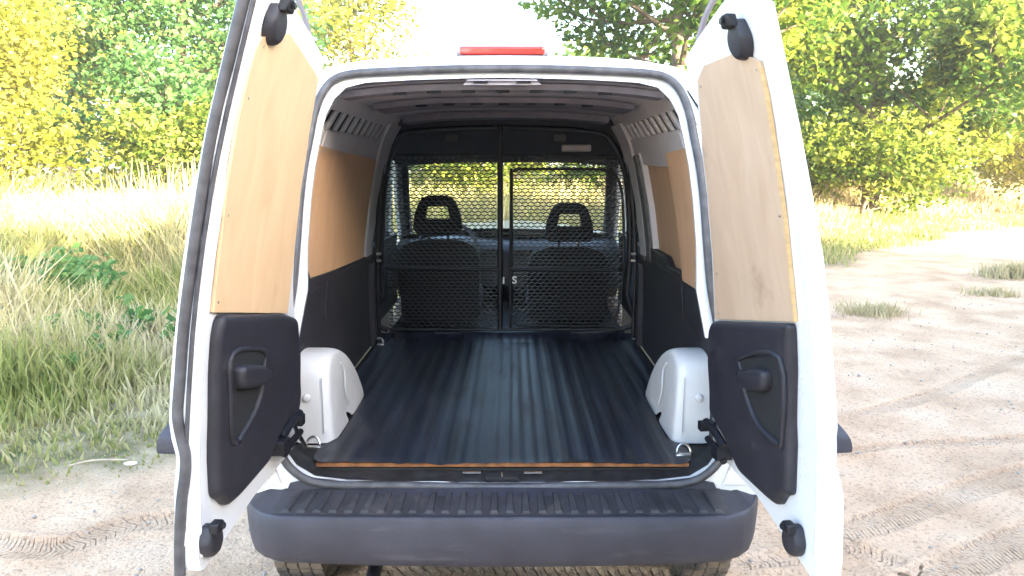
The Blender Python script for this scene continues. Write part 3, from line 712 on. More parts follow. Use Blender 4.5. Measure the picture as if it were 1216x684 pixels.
shellL = [(0.02, .66), (-.0, .70), (0, 1.1), (.012, 1.3), (.035, 1.5), (.06, 1.62), (.09, 1.70), (.125, 1.728), (.175, 1.747), (.30, 1.783), (.45, 1.822), (.57, 1.848), (.592, 1.845),
          (.604, 1.81), (.604, 1.5), (.604, .9), (.602, .84), (.604, .62), (.598, .598), (.58, .592), (.30, .64), (.08, .655)]
DL = build_door(-1, .62, 94.0, dict(
    shell=shellL,
    ply=[(249, 371), (338, 372), (345, 310), (352, 240), (362, 170), (372, 108), (374, 92), (340, 40), (306, 44), (298, 60), (286, 110), (272, 180), (261, 260), (253, 330)],
    hside=[(346, 378), (345, 340), (346, 310), (352, 240), (362, 170), (372, 110)], plymat=M['ply_l'],
    trim=[(254, 374), (330, 372), (346, 378), (349, 420), (350, 470), (346, 495), (322, 520), (312, 548), (275, 590), (262, 601), (256, 594), (247, 590), (246, 500), (249, 400)],
    recess=[(262, 420), (300, 416), (300, 440), (296, 470), (284, 500), (272, 520), (262, 522), (259, 470)],
    arc=[(300, 440), (295, 470), (285, 495), (268, 524)],
    handle=[(263, 434), (286, 432), (301, 436), (300, 452), (286, 460), (264, 462)],
    lever=[(284, 436), (301, 436), (301, 452), (286, 452)],
    latches=[(320, 30, .040, 1), (245, 640, .040, 1)],
    hinge=[(344, 490, 322, 520, .012), (345, 512, 325, 540, .010), (335, 500, 350, 528, .006)],
    hblocks=[(320, 530, .022), (340, 498, .016)],
    mould=(.868, .935, 0), mo=.055))
# rubber seal on the free edge of the left door
pts = [DL.P(.606, b, d) for b, d in ((1.87, .040), (1.7, .040), (1.5, .040), (1.2, .040), (1.03, .040), (.96, .042), (.91, .032), (.87, .022), (.82, .024), (.76, .034), (.66, .042), (.59, .044))]
bm = bmesh.new(); tube(bm, smoothpts(pts, 4), .0125, 8); obj('edge_seal', bm, M['rubber'], DL.root, smooth=60)
pts = [DL.P(.606, b, .020) for b in (1.85, 1.5, 1.2, .95, .86)]
bm = bmesh.new(); tube(bm, smoothpts(pts, 4), .005, 6); obj('seal_lip', bm, M['rubber'], DL.root, smooth=60)
pts = [DL.P(a, b, .05) + Vector((0, 0, .004)) for a, b in ((.575, 1.888), (.5, 1.89), (.36, 1.87), (.25, 1.834), (.16, 1.78), (.11, 1.72))]
bm = bmesh.new(); tube(bm, smoothpts(pts, 4), .007, 6); obj('top_seal', bm, M['lampgrey'], DL.root, smooth=60)
shellR = [(x, z - (.022 if z < .6 else 0)) for x, z in shellL]
DR = build_door(1, .628, 97.6, dict(
    shell=shellR,
    ply=[(853, 379), (948, 382), (943, 330), (936, 260), (925, 180), (914, 110), (906, 72), (880, 62), (840, 78), (832, 96), (838, 180), (846, 260), (851, 330)],
    hside=[(852, 379), (850, 330), (845, 260), (837, 180), (831, 110)], plymat=M['ply_r'], edge=[(948, 382), (943, 330), (936, 260), (925, 180), (914, 110), (906, 74)],
    trim=[(853, 381), (946, 384), (947, 400), (947, 500), (946, 588), (938, 588), (932, 601), (922, 594), (885, 560), (868, 520), (850, 490), (848, 430), (849, 390)],
    recess=[(893, 424), (940, 425), (942, 520), (936, 528), (915, 508), (898, 472), (893, 440)],
    arc=[(895, 440), (900, 470), (915, 505), (940, 528)],
    handle=[(896, 438), (920, 436), (931, 440), (931, 462), (920, 466), (900, 460)],
    lever=[(896, 440), (910, 438), (910, 456), (897, 454)],
    latches=[(885, 48, .040, 1), (948, 640, .040, 1)],
    hinge=[(850, 500, 872, 530, .012), (852, 520, 872, 548, .010)],
    hblocks=[(868, 535, .022), (850, 505, .014)],
    mould=(.868, .935, 0), mo=.055))
pts = [DR.P(a, b, .05) + Vector((0, 0, .004)) for a, b in ((.575, 1.888), (.5, 1.89), (.36, 1.87), (.25, 1.834), (.16, 1.78), (.11, 1.72))]
bm = bmesh.new(); tube(bm, smoothpts(pts, 4), .008, 6); obj('top_seal', bm, M['lampgrey'], DR.root, smooth=60)
for s in (1, -1):      # body-side hinge halves on the pillar
    obj('hinge_plate', newbox(s * .635 - .012, s * .635 + .012, -.012, .004, 1.205, 1.265), M['trim'], van, bevel=.004)


# ================================================================== THE GROUND
YB_PTS = [(-40, -30), (-8, -5), (-2.45, 1.1), (-1.8, 1.65), (0, 3.6), (4.85, 9.3), (10, 14.6), (16, 18.6), (40, 26), (200, 60)]
XR_PTS = [(-40, 9), (-6, 5.6), (3, 6.0), (8.6, 7.9), (11, 10.5), (13, 17), (15.5, 30), (30, 120), (200, 400)]
def vnoise(x, y, s, seed=0):
    """cheap smooth value noise, vectorised"""
    x = np.asarray(x) * s + seed * 17.3; y = np.asarray(y) * s + seed * 9.1
    xi = np.floor(x); yi = np.floor(y); fx = x - xi; fy = y - yi
    fx = fx * fx * (3 - 2 * fx); fy = fy * fy * (3 - 2 * fy)
    def h(a, b):
        v = np.sin(a * 127.1 + b * 311.7 + seed * 74.7) * 43758.5453
        return v - np.floor(v)
    return (h(xi, yi) * (1 - fx) + h(xi + 1, yi) * fx) * (1 - fy) + (h(xi, yi + 1) * (1 - fx) + h(xi + 1, yi + 1) * fx) * fy
def grassy(x, y):
    """metres inside the grass (positive) or out on the sand (negative)"""
    yb = np.interp(x, [p[0] for p in YB_PTS], [p[1] for p in YB_PTS]); xr = np.interp(y, [p[0] for p in XR_PTS], [p[1] for p in XR_PTS])
    g = np.maximum((y - yb) * .7, (x - xr) * .9)
    return g + (vnoise(x, y, 1.3, 1) - .5) * .55 + (vnoise(x, y, 5, 2) - .5) * .22
def base_h(x, y):
    g = grassy(x, y)
    h = .55 * np.clip((g - .3) / 9, 0, 1) ** 1.2 * np.clip((5.5 - x) / 3, 0, 1) + 1.25 * np.clip((g - 1.2) / 8, 0, 1) * np.clip((x - 2.5) / 3, 0, 1)
    h = h + .04 * (vnoise(x, y, .6, 3) - .5) * np.clip(np.hypot(x, y - .5) - 1.5, 0, 1)
    return h + .02 * np.clip(g + .3, 0, .6) - .05
TRACKS = []
for pl, wd in (([(960, 642), (1040, 622), (1130, 590), (1216, 562), (1330, 535)], .085), ([(985, 540), (1060, 531), (1140, 526), (1240, 520)], .05),
               ([(1090, 700), (1150, 668), (1216, 640), (1300, 600)], .09), ([(1030, 492), (1110, 470), (1180, 440), (1260, 410)], .07),
               ([(880, 670), (960, 660), (1010, 650), (1060, 668)], .05), ([(-60, 640), (60, 652), (160, 622), (260, 620)], .08),
               ([(440, 690), (540, 676), (660, 684), (800, 690)], .07)):
    TRACKS.append(([tuple(on_ground(u, v)[:2]) for u, v in pl], wd))
def tracks_h(x, y):
    h = np.zeros_like(x); U = np.zeros_like(x); MK = np.zeros_like(x)
    for pl, wd in TRACKS:
        P = smoothpts([Vector((a, b, 0)) for a, b in pl], 6); acc = 0
        best = np.full(x.shape, 9.); T = np.zeros_like(x); S = np.zeros_like(x)
        for a, b in zip(P, P[1:]):
            dx, dy = b.x - a.x, b.y - a.y; Ls = math.hypot(dx, dy)
            t = ((x - a.x) * dx + (y - a.y) * dy) / Ls; tc = np.clip(t, 0, Ls)
            ex, ey = x - (a.x + dx / Ls * tc), y - (a.y + dy / Ls * tc); d = np.hypot(ex, ey)
            m = d < best; best[m] = d[m]; T[m] = (acc + tc)[m]; S[m] = (((x - a.x) * -dy + (y - a.y) * dx) / Ls)[m]; acc += Ls
        msk = np.clip((wd - best) / .015, 0, 1)
        berm = np.exp(-((best - wd - .02) / .025) ** 2)
        fade = .4 + .6 * vnoise(x, y, 2.2, 5)
        h += (-.012 * msk + .010 * berm)
        sel = best < wd + .05; U[sel] = (T + np.abs(S) * .55)[sel]; MK = np.maximum(MK, np.clip((wd - best) / .012, 0, 1) * fade)
    return h, U, MK
def seg(a, b, st): return list(np.arange(a, b - 1e-9, st))
def geo(a, b, k=1.13, st=.05):
    out = []; p = a
    while p < b: out.append(p); p += st; st *= k
    return out + [b]
gx = sorted([-v for v in geo(2.8, 600)]) + seg(-2.75, .70, .03) + seg(.70, 3.6, .0135) + geo(3.6, 600)
gy = sorted([-v for v in geo(.6, 60)]) + seg(-.57, 0.2, .03) + seg(.2, 2.6, .0135) + geo(2.6, 900, 1.03, .02)
gx = np.array(sorted(set(np.round(gx, 4)))); gy = np.array(sorted(set(np.round(gy, 4))))
X, Y = np.meshgrid(gx, gy); G = grassy(X, Y)
Z = base_h(X, Y)
near = (np.abs(X) < 12) & (Y < 14) & (Y > -8)
sandy = np.clip(-G / .3, 0, 1)
TK, TU, TM = tracks_h(X, Y); TM = TM * near * sandy
Z += near * sandy * TK + near * sandy * np.clip(1 - 60 * np.abs(TK), .25, 1) * ( .014 * (vnoise(X, Y, 5, 8) - .5) - .022 * np.clip(vnoise(X, Y, 13, 9) - .62, 0, 1) + .012 * (vnoise(X, Y, 27, 12) - .5) + .009 * (vnoise(X, Y, 52, 10) - .5))
Z += near * (1 - sandy) * .02 * (vnoise(X, Y, 9, 11) - .5)
Z = np.where(np.hypot(X, Y) > 60, np.interp(np.hypot(X, Y), [60, 90], [1, 0]) * Z, Z)
def groundmat():
    m = bpy.data.materials.new('sand_and_soil'); m.use_nodes = True; n = m.node_tree.nodes; l = m.node_tree.links
    b = n['Principled BSDF']; b.inputs['Roughness'].default_value = .95; b.inputs['Specular IOR Level'].default_value = .15
    tc = n.new('ShaderNodeTexCoord'); at = n.new('ShaderNodeAttribute'); at.attribute_name = 'grassy'
    def noise(s, d=5):
        z = n.new('ShaderNodeTexNoise'); z.inputs['Scale'].default_value = s; z.inputs['Detail'].default_value = d; l.new(tc.outputs['Object'], z.inputs[0]); return z
    def ramp(src, *st):
        r = n.new('ShaderNodeValToRGB'); l.new(src, r.inputs[0]); el = r.color_ramp.elements
        while len(el) < len(st): el.new(.5)
        for e, (p, c) in zip(el, st): e.position = p; e.color = (*c, 1)
        return r
    n1 = noise(2.2, 8); r1 = ramp(n1.outputs[0], (.3, (.46, .30, .19)), (.52, (.60, .41, .275)), (.72, (.66, .475, .335)))
    n2 = noise(60, 9); r2 = ramp(n2.outputs[0], (.36, (.52, .49, .47)), (.47, (1, 1, 1)), (.72, (1.0, .98, .95)))
    mu = n.new('ShaderNodeMix'); mu.data_type = 'RGBA'; mu.blend_type = 'MULTIPLY'; mu.inputs[0].default_value = .6
    l.new(r1.outputs[0], mu.inputs[6]); l.new(r2.outputs[0], mu.inputs[7])
    n3 = noise(6, 6); r3 = ramp(n3.outputs[0], (.35, (.10, .11, .045)), (.5, (.22, .18, .10)), (.7, (.34, .29, .18)))
    mx = n.new('ShaderNodeMix'); mx.data_type = 'RGBA'; l.new(at.outputs['Fac'], mx.inputs[0]); l.new(mu.outputs[2], mx.inputs[6]); l.new(r3.outputs[0], mx.inputs[7])
    l.new(mx.outputs[2], b.inputs['Base Color'])
    nb = noise(75, 9); bp = n.new('ShaderNodeBump'); bp.inputs['Strength'].default_value = 1.0; bp.inputs['Distance'].default_value = .014
    l.new(nb.outputs[0], bp.inputs['Height'])
    au = n.new('ShaderNodeAttribute'); au.attribute_name = 'tread_u'; am = n.new('ShaderNodeAttribute'); am.attribute_name = 'tread_m'
    def mth(op, a, bb):
        q = n.new('ShaderNodeMath'); q.operation = op
        for i_, v_ in enumerate((a, bb)):
            if v_ is None: continue
            if isinstance(v_, (int, float)): q.inputs[i_].default_value = v_
            else: l.new(v_, q.inputs[i_])
        return q.outputs[0]
    wv = mth('SINE', mth('MULTIPLY', au.outputs['Fac'], 2 * math.pi / .042), None)
    wv = mth('MULTIPLY', mth('MINIMUM', mth('MAXIMUM', mth('MULTIPLY', wv, 2.2), -1.0), 1.0), am.outputs['Fac'])
    b2 = n.new('ShaderNodeBump'); b2.inputs['Strength'].default_value = 1; b2.inputs['Distance'].default_value = .009
    l.new(wv, b2.inputs['Height']); l.new(bp.outputs[0], b2.inputs['Normal']); l.new(b2.outputs[0], b.inputs['Normal'])
    return m
GM = groundmat()
verts = np.stack([X.ravel(), Y.ravel(), Z.ravel()], 1); ny, nx = X.shape
idx = np.arange(ny * nx).reshape(ny, nx)
quads = np.stack([idx[:-1, :-1], idx[:-1, 1:], idx[1:, 1:], idx[1:, :-1]], -1).reshape(-1, 4)
gq = (G[:-1, :-1] > 0).ravel()
def npmesh(name, V, F, attr=None, domain='POINT', aname='tint'):
    me = bpy.data.meshes.new(name); k = F.shape[1]
    me.vertices.add(len(V)); me.vertices.foreach_set('co', V.astype(np.float32).ravel())
    me.loops.add(F.size); me.loops.foreach_set('vertex_index', F.astype(np.int32).ravel())
    me.polygons.add(len(F)); me.polygons.foreach_set('loop_start', np.arange(0, F.size, k, dtype=np.int32))
    if attr is not None:
        a = me.attributes.new(aname, 'FLOAT', domain); a.data.foreach_set('value', attr.astype(np.float32))
    me.update(calc_edges=True); return me
for nm, sel in (('sand_track', ~gq), ('meadow_ground', gq)):
    F = quads[sel]; used, inv = np.unique(F, return_inverse=True)
    me = npmesh(nm, verts[used], inv.reshape(F.shape), np.clip(G.ravel()[used] / .5 + .35, 0, 1), aname='grassy')
    for an, av in (('tread_u', TU), ('tread_m', TM)): at_ = me.attributes.new(an, 'FLOAT', 'POINT'); at_.data.foreach_set('value', av.ravel()[used].astype(np.float32))
    o = obj(nm, me, GM, None, smooth=0); me.shade_smooth(); o['kind'] = 'structure'

# ------------------------------------------------------------------ grass
def blades(name, P, Hh, tint, m, wdt=.006, lean=.75, seed=1):
    r = np.random.default_rng(seed); n = len(P)
    ang = r.uniform(0, 2 * np.pi, n); la = r.uniform(0, 2 * np.pi, n); ln = r.uniform(.05, lean, n) * Hh
    wv = np.stack([np.cos(ang), np.sin(ang), np.zeros(n)], 1) * (wdt * r.uniform(.6, 1.4, n) * (1 + .08 * np.linalg.norm(P[:, :2] - [0, -2], axis=1)))[:, None]
    lv = np.stack([np.cos(la), np.sin(la), np.zeros(n)], 1) * ln[:, None]
    up = np.zeros((n, 3)); up[:, 2] = Hh
    a, b = P - wv, P + wv; c, d = P - wv * .75 + up * .55 + lv * .35, P + wv * .75 + up * .55 + lv * .35
    e, f = P + up * .97 + lv - wv * .12, P + up * .97 + lv + wv * .12
    V = np.stack([a, b, c, d, e, f], 1).reshape(-1, 3); k = np.arange(n) * 6
    F = np.concatenate([np.stack([k, k + 1, k + 3, k + 2], 1), np.stack([k + 2, k + 3, k + 5, k + 4], 1)])
    me = npmesh(name, V, F, np.tile(tint, 2), 'FACE'); return obj(name, me, m, None, smooth=0)
def scatter(n, x0, x1, y0, y1, seed):
    r = np.random.default_rng(seed); x, y = r.uniform(x0, x1, n), r.uniform(y0, y1, n)
    # only what the photograph's sector of the meadow could show (with a margin)
    return x, y, r
def grass_patch(name, n, box4, hfun, tfun, m, keep, seed, **kw):
    x, y, r = scatter(n, *box4, seed); g = grassy(x, y); k = keep(x, y, g, r); x, y, g = x[k], y[k], g[k]
    P = np.stack([x, y, base_h(x, y) - .01], 1)
    o = blades(name, P, hfun(x, y, g, r), tfun(x, y, g, r), m, seed=seed, **kw); o['kind'] = 'stuff'; return o
edgep = lambda g, r: r.uniform(0, 1, len(g)) < np.clip(g * 1.6 + .08, 0, 1)
hL = lambda x, y, g, r: (.05 + .17 * np.clip(g / 1.5, 0, 1) + .42 * np.clip((g - 1.2) / 3, 0, 1)) * r.uniform(.3, 1.3, len(x)) * (.35 + 1.1 * vnoise(x, y, 1.1, 21)) * (.7 + .6 * vnoise(x, y, 4.5, 28))
tL = lambda x, y, g, r: np.clip(.14 + .68 * vnoise(x, y, .8, 22) ** 1.5 + .34 * vnoise(x, y, 3, 23) ** 2 - .10 + r.uniform(-.22, .3, len(x)) + .18 * np.clip(1 - g, 0, 1), 0, 1)
o = grass_patch('meadow_grass', 95000, (-8.5, 0.5, .4, 7.5), hL, tL, M['grass'], lambda x, y, g, r: (g > -.1) & edgep(g, r) & (x > -1.05 * (y + 2.6)), 31)
tag(o, kind='stuff')
hF = lambda x, y, g, r: (.30 + .28 * np.clip(g / 6, 0, 1)) * r.uniform(.5, 1.3, len(x)) * (.7 + .6 * vnoise(x, y, .5, 24))
tF = lambda x, y, g, r: np.clip(.16 + .5 * vnoise(x, y, .45, 25) + r.uniform(-.25, .35, len(x)), 0, 1)
grass_patch('far_meadow_grass', 90000, (-24, 26, 7.5, 26), hF, tF, M['grass'], lambda x, y, g, r: (g > 0) & edgep(g, r) & (np.abs(x) < 1.0 * (y + 2.6)) & ((x < 4) | (x > y * .9)), 32, wdt=.008)
tS = lambda x, y, g, r: r.uniform(0, 1, len(x))
# pale sunlit straw strip on the right of the verge
hS = lambda x, y, g, r: (.22 + .5 * np.clip((g - 2.0) / 2.5, 0, 1)) * r.uniform(.5, 1.4, len(x))
grass_patch('dry_straw_grass', 70000, (2.5, 22, 6, 24), hS, lambda x, y, g, r: np.clip(r.uniform(.0, 1, len(x)), 0, 1), M['straw'], lambda x, y, g, r: (g > 2.0 + .8 * (vnoise(x, y, .7, 29) - .5)) & (r.uniform(0, 1, len(x)) < .8) & (y > x * .9), 33, wdt=.007)
grass_patch('verge_grass', 60000, (1.5, 14, 5, 18), lambda x, y, g, r: (.10 + .05 * np.clip(g, 0, 2)) * r.uniform(.5, 1.5, len(x)), lambda x, y, g, r: np.clip(.06 + .5 * vnoise(x, y, 1.2, 27) + r.uniform(-.2, .3, len(x)), 0, 1), M['grass'],
            lambda x, y, g, r: (g > -.15) & (g < 2.8) & edgep(g, r) & (y > x * .8), 34)
# separate dry tufts standing on the sand
def tuft(u, v, rad, n, h, seed, label):
    p = on_ground(u, v); r = np.random.default_rng(seed); q = r.normal(0, rad * .5, (n, 2)); q[:, 0] *= 1.3
    P = np.stack([p.x + q[:, 0], p.y + q[:, 1], base_h(p.x + q[:, 0], p.y + q[:, 1]) - .005], 1)
    rt = empty('dry_grass_tuft', (p.x, p.y, 0))
    o = blades('grass_blades', P, h * r.uniform(.4, 1.2, n), r.uniform(.1, 1, n), M['straw'], seed=seed, wdt=.004, lean=.8); o.parent = rt; o.location = (-p.x, -p.y, 0); o['kind'] = 'stuff'
    tag(rt, label, 'grass tuft', 'dry grass tufts on the sand track')
tuft(1035, 372, .24, 520, .12, 41, 'straw coloured grass tuft on the sand just beyond the right rear door')
tuft(1208, 330, .34, 900, .20, 42, 'tallest dry grass tuft at the right border of the photo')
tuft(1178, 350, .20, 260, .10, 43, 'small flat dry tuft left of the tallest tuft at the right border')
# tall dry stalks left
r = np.random.default_rng(51); n = 420
x = r.normal(-4.1, .55, n); y = r.normal(8.0, .7, n)
P = np.stack([x, y, base_h(x, y)], 1)
o = blades('tall_dry_stalks', P, r.uniform(.5, 1.35, n), r.uniform(0, .8, n), M['straw'], seed=5, wdt=.005, lean=.12); o['kind'] = 'stuff'

# ------------------------------------------------------------------ leaves, plants, trees
def leaf_mesh(name, C, size, tint, seed, droop=.3):
    """folded leaf-shaped faces at the centres C"""
    r = np.random.default_rng(seed); n = len(C)
    nrm = r.normal(0, 1, (n, 3)); nrm[:, 2] = np.abs(nrm[:, 2]) + .35; nrm /= np.linalg.norm(nrm, axis=1)[:, None]
    t = r.normal(0, 1, (n, 3)); t[:, 2] -= droop; t -= (t * nrm).sum(1)[:, None] * nrm; t /= np.linalg.norm(t, axis=1)[:, None]
    s = np.cross(nrm, t); sz = (size * r.uniform(.6, 1.35, n))[:, None]
    base, tip = C - t * sz * .5, C + t * sz * .55
    l_, r_ = C - s * sz * .36 + nrm * sz * .10 - t * sz * .08, C + s * sz * .36 + nrm * sz * .10 - t * sz * .08
    V = np.stack([base, l_, tip, r_], 1).reshape(-1, 3); k = np.arange(n) * 4
    F = np.concatenate([np.stack([k, k + 2, k + 1], 1), np.stack([k, k + 3, k + 2], 1)])
    return npmesh(name, V, F, np.tile(tint, 2), 'FACE')
def tree(name, label, cat, x, y, h, rad, low, leaves, lsize, m, seed, trunk=.16, limbs=9, clump=.75, group=None, dens=1.0, ratio=.8):
    rd = random.Random(seed); r = np.random.default_rng(seed)
    z0 = float(base_h(np.array([x]), np.array([y]))[0]) - .05
    rt = empty(name, (x, y, z0)); tag(rt, label, cat, group)
    bm = bmesh.new(); tips = []
    def grow(p, d, ln, rr, lev):
        pts = [p]; rads = [rr]; q = p.copy(); dd = d.copy()
        for k in range(4):
            dd = (dd + Vector((rd.uniform(-.22, .22), rd.uniform(-.22, .22), rd.uniform(-.08, .16)))).normalized(); q = q + dd * ln / 4
            pts.append(q.copy()); rads.append(rr * (1 - .17 * (k + 1)))
            if lev > 0 and k >= 1:
                for _ in range(2 if lev > 1 else 2):
                    sd_ = Vector((rd.uniform(-1, 1), rd.uniform(-1, 1), rd.uniform(-.1, .7))).normalized()
                    grow(q.copy(), (dd * .55 + sd_ * .8).normalized(), ln * rd.uniform(.45, .68), rr * .5, lev - 1)
        tips.append(q.copy())
        if lev <= 1: tips.append(pts[2].copy())
        tube(bm, pts, rads, 5 if lev < 2 else 7)
    top = Vector((x + rd.uniform(-.3, .3), y + rd.uniform(-.3, .3), z0 + h * .8))
    tp = [Vector((x, y, z0)) + (top - Vector((x, y, z0))) * t + Vector((rd.uniform(-.1, .1), rd.uniform(-.1, .1), 0)) * (t > 0) for t in np.linspace(0, 1, 6)]
    tube(bm, tp, [trunk * (1.15 - .9 * t) for t in np.linspace(0, 1, 6)], 9)
    for i in range(limbs):
        t = (i + .5) / limbs; zz = low + (h * .75 - low) * t; f = zz / (h * .8); p = Vector((x, y, z0)).lerp(top, min(1, f))
        a = i * 2.4 + rd.uniform(-.3, .3); reach = rad * (1.0 - .45 * max(0, t - .4) / .6) * rd.uniform(.75, 1.1)
        grow(p, Vector((math.cos(a), math.sin(a), rd.uniform(.05, .5))).normalized(), reach * .72, trunk * .38, 1)
    obj('trunk', bm, M['bark'], rt, smooth=60)
    tips = [t for t in tips if t.z > z0 + low * .6]
    # uneven crown: clumps at the branch ends plus a few strays
    T = np.array([list(t) for t in tips]); nc = len(T)
    cr = clump * r.uniform(.30, 1.05, nc) ; wgt = cr ** 2; wgt /= wgt.sum()
    ci = r.choice(nc, leaves, p=wgt); v = r.normal(0, 1, (leaves, 3)); v /= np.linalg.norm(v, axis=1)[:, None]
    rad_ = r.uniform(.15, 1, leaves) ** .45
    C = T[ci] + v * (cr[ci] * rad_)[:, None] * np.array([1.15, 1.15, ratio])
    C[:, 2] = np.maximum(C[:, 2], z0 + .06)
    tint = np.clip(.42 + (r.uniform(0, 1, nc)[ci] - .5) * 1.0 + r.normal(0, .16, leaves), 0, 1)
    o = obj('crown', leaf_mesh('crown', C, lsize, tint, seed), m, rt, smooth=0)
    return rt
G1 = 'trees and bushes behind the meadow on the left'
tree('leafy_bush', 'big sunlit yellow green bush at the left border of the photo', 'bush', -10.6, 12.3, 6.4, 2.9, .3, 30000, .115, M['leaf_yellow'], 101, .12, 12, 1.0, G1)
tree('leafy_bush', 'lower mid green bush in front of the cool green tree on the left', 'bush', -6.2, 12.6, 2.0, 1.7, .15, 9000, .10, M['leaf_mid'], 102, .07, 9, .6, G1)
tree('leafy_tree', 'cool mid green tree rising left of the open left door', 'tree', -7.6, 15.6, 8.0, 3.3, .6, 30000, .13, M['leaf_cool'], 103, .18, 13, 1.05, G1)
tree('leafy_bush', 'yellow green bush half hidden behind the left door edge', 'bush', -4.3, 13.6, 2.0, 1.7, .2, 10000, .10, M['leaf_mid'], 104, .07, 8, .7, G1)
tree('leafy_tree', 'pale hazy tree top showing above the left rear door hinge', 'tree', -5.0, 22.0, 8.5, 3.0, 1.2, 9000, .15, M['leaf_yellow'], 105, .16, 11, 1.0, G1)
G2 = 'trees and bushes beyond the van'
tree('leafy_bush', 'sunlit bush seen through the left half of the windscreen', 'bush', -.8, 15.0, 2.4, 2.2, .2, 12000, .10, M['leaf_mid'], 106, .07, 9, .75, G2)
tree('leafy_bush', 'green bush seen through the right half of the windscreen', 'bush', 2.6, 16.5, 2.6, 2.0, .2, 12000, .10, M['leaf_green'], 107, .07, 9, .75, G2)
tree('maple_tree', 'spreading tree with bare limbs visible above the van roof beside the brake lamp', 'tree', 3.2, 11.8, 7.5, 3.6, 2.7, 17000, .15, M['leaf_green'], 108, .17, 15, .75, G2)
tree('maple_tree', 'large dark green tree overhanging the track behind the right door', 'tree', 9.3, 17.5, 9.5, 4.9, .45, 46000, .165, M['leaf_green'], 109, .20, 15, 1.0, G2)
tree('leafy_bush', 'bright yellow green bush under the large dark green tree', 'bush', 8.6, 16.6, 2.0, 3.0, .15, 15000, .12, M['leaf_mid'], 110, .06, 9, .7, G2)
tree('leafy_bush', 'yellow green bush by the far bend of the track at the right border', 'bush', 15.5, 20.0, 4.4, 3.0, .2, 20000, .12, M['leaf_yellow'], 111, .10, 10, .9, G2)
tree('leafy_tree', 'tall yellow green tree in the top right corner of the photo', 'tree', 17.0, 24.0, 8.5, 3.8, 1.2, 18000, .17, M['leaf_yellow'], 112, .18, 12, 1.1, G2)
# far wood edge all round behind
G3 = 'distant trees along the wood edge'
k = 0
DT = ('cool green, second from the left end', 'yellow green, behind the cool green tree on the left', 'low and dark, behind the left door', 'low and yellow, straight ahead of the van', 'dark, above the right seat headrest', 'cool green, behind the large overhanging tree',
      'dark, behind the far bend of the track', 'yellow green, right of the far bend', 'low and cool green, left of the straight-ahead one', 'dark, at the far left end', 'dark, at the far right end')
for (x, y, h, mm) in ((-24, 24, 9, 'leaf_cool'), (-17, 27, 8, 'leaf_yellow'), (-11, 32, 6, 'leaf_green'), (-1, 38, 3.6, 'leaf_yellow'), (5, 34, 5, 'leaf_green'), (12, 33, 7, 'leaf_cool'), (22, 33, 8, 'leaf_green'), (31, 30, 8, 'leaf_yellow'), (-4.5, 34, 4, 'leaf_cool'), (-31, 20, 9, 'leaf_green'), (40, 24, 9, 'leaf_green')):
    k += 1
    tree('distant_tree', 'distant tree of the wood edge, ' + DT[k - 1], 'tree', x, y, h, 4.2, .3, 6500, .34, M[mm], 200 + k, .2, 10, 1.7, G3)
# the row of trees to the right rear whose shade covers the van
G4 = 'shade trees standing behind the photographer'
for i, s_ in enumerate((-7.5, -4.5, -1.5, 1.5, 4.5, 7.5, 10.5)):
    x, y = 6.4 + s_ * .65, -5.6 + s_ * .75
    tree('shade_tree', 'leafy tree out of the picture, %s in the row that shades the van' % ('first', 'second', 'third', 'fourth', 'fifth', 'sixth', 'last')[i], 'tree', x, y, 4.7, 2.1, .3, 15000, .32, M['leaf_green'], 300 + i, .18, 13, 1.25, G4)
# nettle-like weeds at the meadow edge
def weed(u, v, n, h, seed, label):
    p = on_ground(u, v); r = np.random.default_rng(seed); rt = empty('leafy_weed', (p.x, p.y, 0)); tag(rt, label, 'weed', 'green weeds in the meadow')
    bm = bmesh.new(); C = []
    z = float(base_h(np.array([p.x]), np.array([p.y]))[0])
    for i in range(n):
        a = r.uniform(0, 6.28); d = r.uniform(0, .38); hh = h * r.uniform(.6, 1.1); q = Vector((p.x + math.cos(a) * d, p.y + math.sin(a) * d, z)); e = q + Vector((math.cos(a) * .14, math.sin(a) * .14, hh))
        tube(bm, [q, q.lerp(e, .5), e], [.005, .004, .002], 4)
        for t in np.linspace(.25, 1, 9):
            for _ in range(3): c = q.lerp(e, t); C.append([c.x + r.normal(0, .045), c.y + r.normal(0, .045), c.z + r.normal(0, .015)])
    obj('stem', bm, M['leaf_cool'], rt)
    C = np.array(C); obj('leaves', leaf_mesh('leaves', C, .085, r.uniform(.2, 1, len(C)), seed), M['leaf_cool'], rt, smooth=0)
weed(92, 398, 26, .55, 61, 'clump of green leafy weeds in the grass left of the left door')
weed(150, 430, 12, .32, 62, 'smaller weed cluster between the big weed clump and the left door')
weed(30, 468, 7, .20, 63, 'low weed sprouting in short grass near the left border')
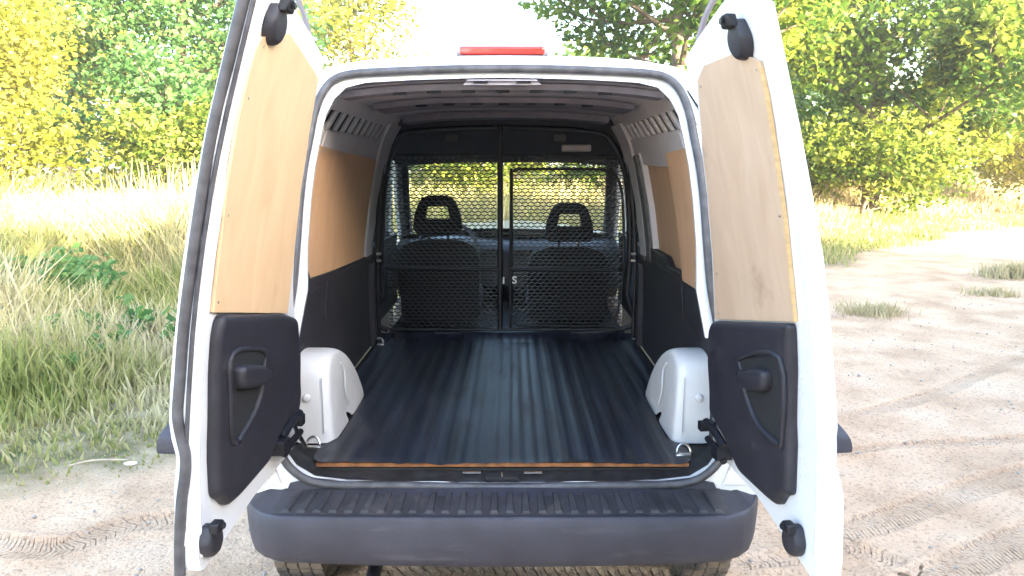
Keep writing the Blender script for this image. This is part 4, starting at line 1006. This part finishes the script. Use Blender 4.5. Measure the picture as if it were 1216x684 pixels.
# stick and scrap on the sand, pebbles
a, b = on_ground(82, 553, .012), on_ground(152, 546, .014)
bm = bmesh.new(); tube(bm, smoothpts([a, a.lerp(b, .4) + Vector((0, .01, .012)), b], 4), .005, 6); tag(obj('dry_stick', bm, M['stick']), 'long dry stick lying at the grass edge left of the van', 'stick')
a = on_ground(155, 550, .012); bm = bmesh.new(); bmesh.ops.create_icosphere(bm, subdivisions=2, radius=.035, matrix=Matrix.Translation(a) @ Matrix.Diagonal((1.0, .6, .25, 1)))
for v in bm.verts: v.co += Vector((mnoise.noise(v.co * 30), mnoise.noise(v.co * 30 + Vector((5, 0, 0))), 0)) * .008
tag(obj('pale_stone', bm, M['sticker']), 'flat pale stone beside the dry stick at the grass edge', 'stone')
r = np.random.default_rng(77); n = 4200
x = r.uniform(-4, 6, n); y = r.uniform(-.4, 7, n); kk = (grassy(x, y) < .1) & ~((np.abs(x) < .8) & (y > -.1)); x, y = x[kk], y[kk]
n = len(x); s_ = .003 + .010 * r.uniform(0, 1, n) ** 3
oct_ = np.array([[1, 0, 0], [0, 1, 0], [-1, 0, 0], [0, -1, 0], [0, 0, .7], [0, 0, -.7]])
V = (oct_[None] * (s_[:, None, None] * r.uniform(.6, 1.3, (n, 6, 1)))) + np.stack([x, y, base_h(x, y) + .003], 1)[:, None]
fo = np.array([[0, 1, 4], [1, 2, 4], [2, 3, 4], [3, 0, 4], [1, 0, 5], [2, 1, 5], [3, 2, 5], [0, 3, 5]])
F = (fo[None] + (np.arange(n) * 6)[:, None, None]).reshape(-1, 3)
o = obj('pebbles', npmesh('pebbles', V.reshape(-1, 3), F), M['stone'], None, smooth=0); o['kind'] = 'stuff'

r = np.random.default_rng(91); bm = bmesh.new()
for i in range(170):
    x, y = r.uniform(-3.5, 5), r.uniform(-.3, 6.5)
    if float(grassy(np.array([x]), np.array([y]))[0]) > 0 or (abs(x) < .8 and y > -.1): continue
    a = r.uniform(0, 3.14); L_ = r.uniform(.02, .09); z = float(base_h(np.array([x]), np.array([y]))[0]) + .008
    p = Vector((x, y, z)); d = Vector((math.cos(a) * L_, math.sin(a) * L_, r.uniform(-.003, .008))); tube(bm, [p, p + d * .5 + Vector((0, 0, .004)), p + d], .0018, 4)
o = obj('straw_litter', bm, M['stick'], None, smooth=0); o['kind'] = 'stuff'

# thin scattering volume added to imitate veiling glare and lift the blacks
hz = bpy.data.materials.new('glare_veil'); hz.use_nodes = True; n = hz.node_tree.nodes; n.remove(n['Principled BSDF'])
pv = n.new('ShaderNodeVolumePrincipled'); pv.inputs['Density'].default_value = .0018; pv.inputs['Color'].default_value = (.98, .96, .92, 1); pv.inputs['Anisotropy'].default_value = .3
hz.node_tree.links.new(pv.outputs[0], n['Material Output'].inputs['Volume'])
o = obj('glare_veil', newbox(-700, 700, -700, 1000, -2.0, 14.0), hz, None, smooth=0); o['kind'] = 'stuff'
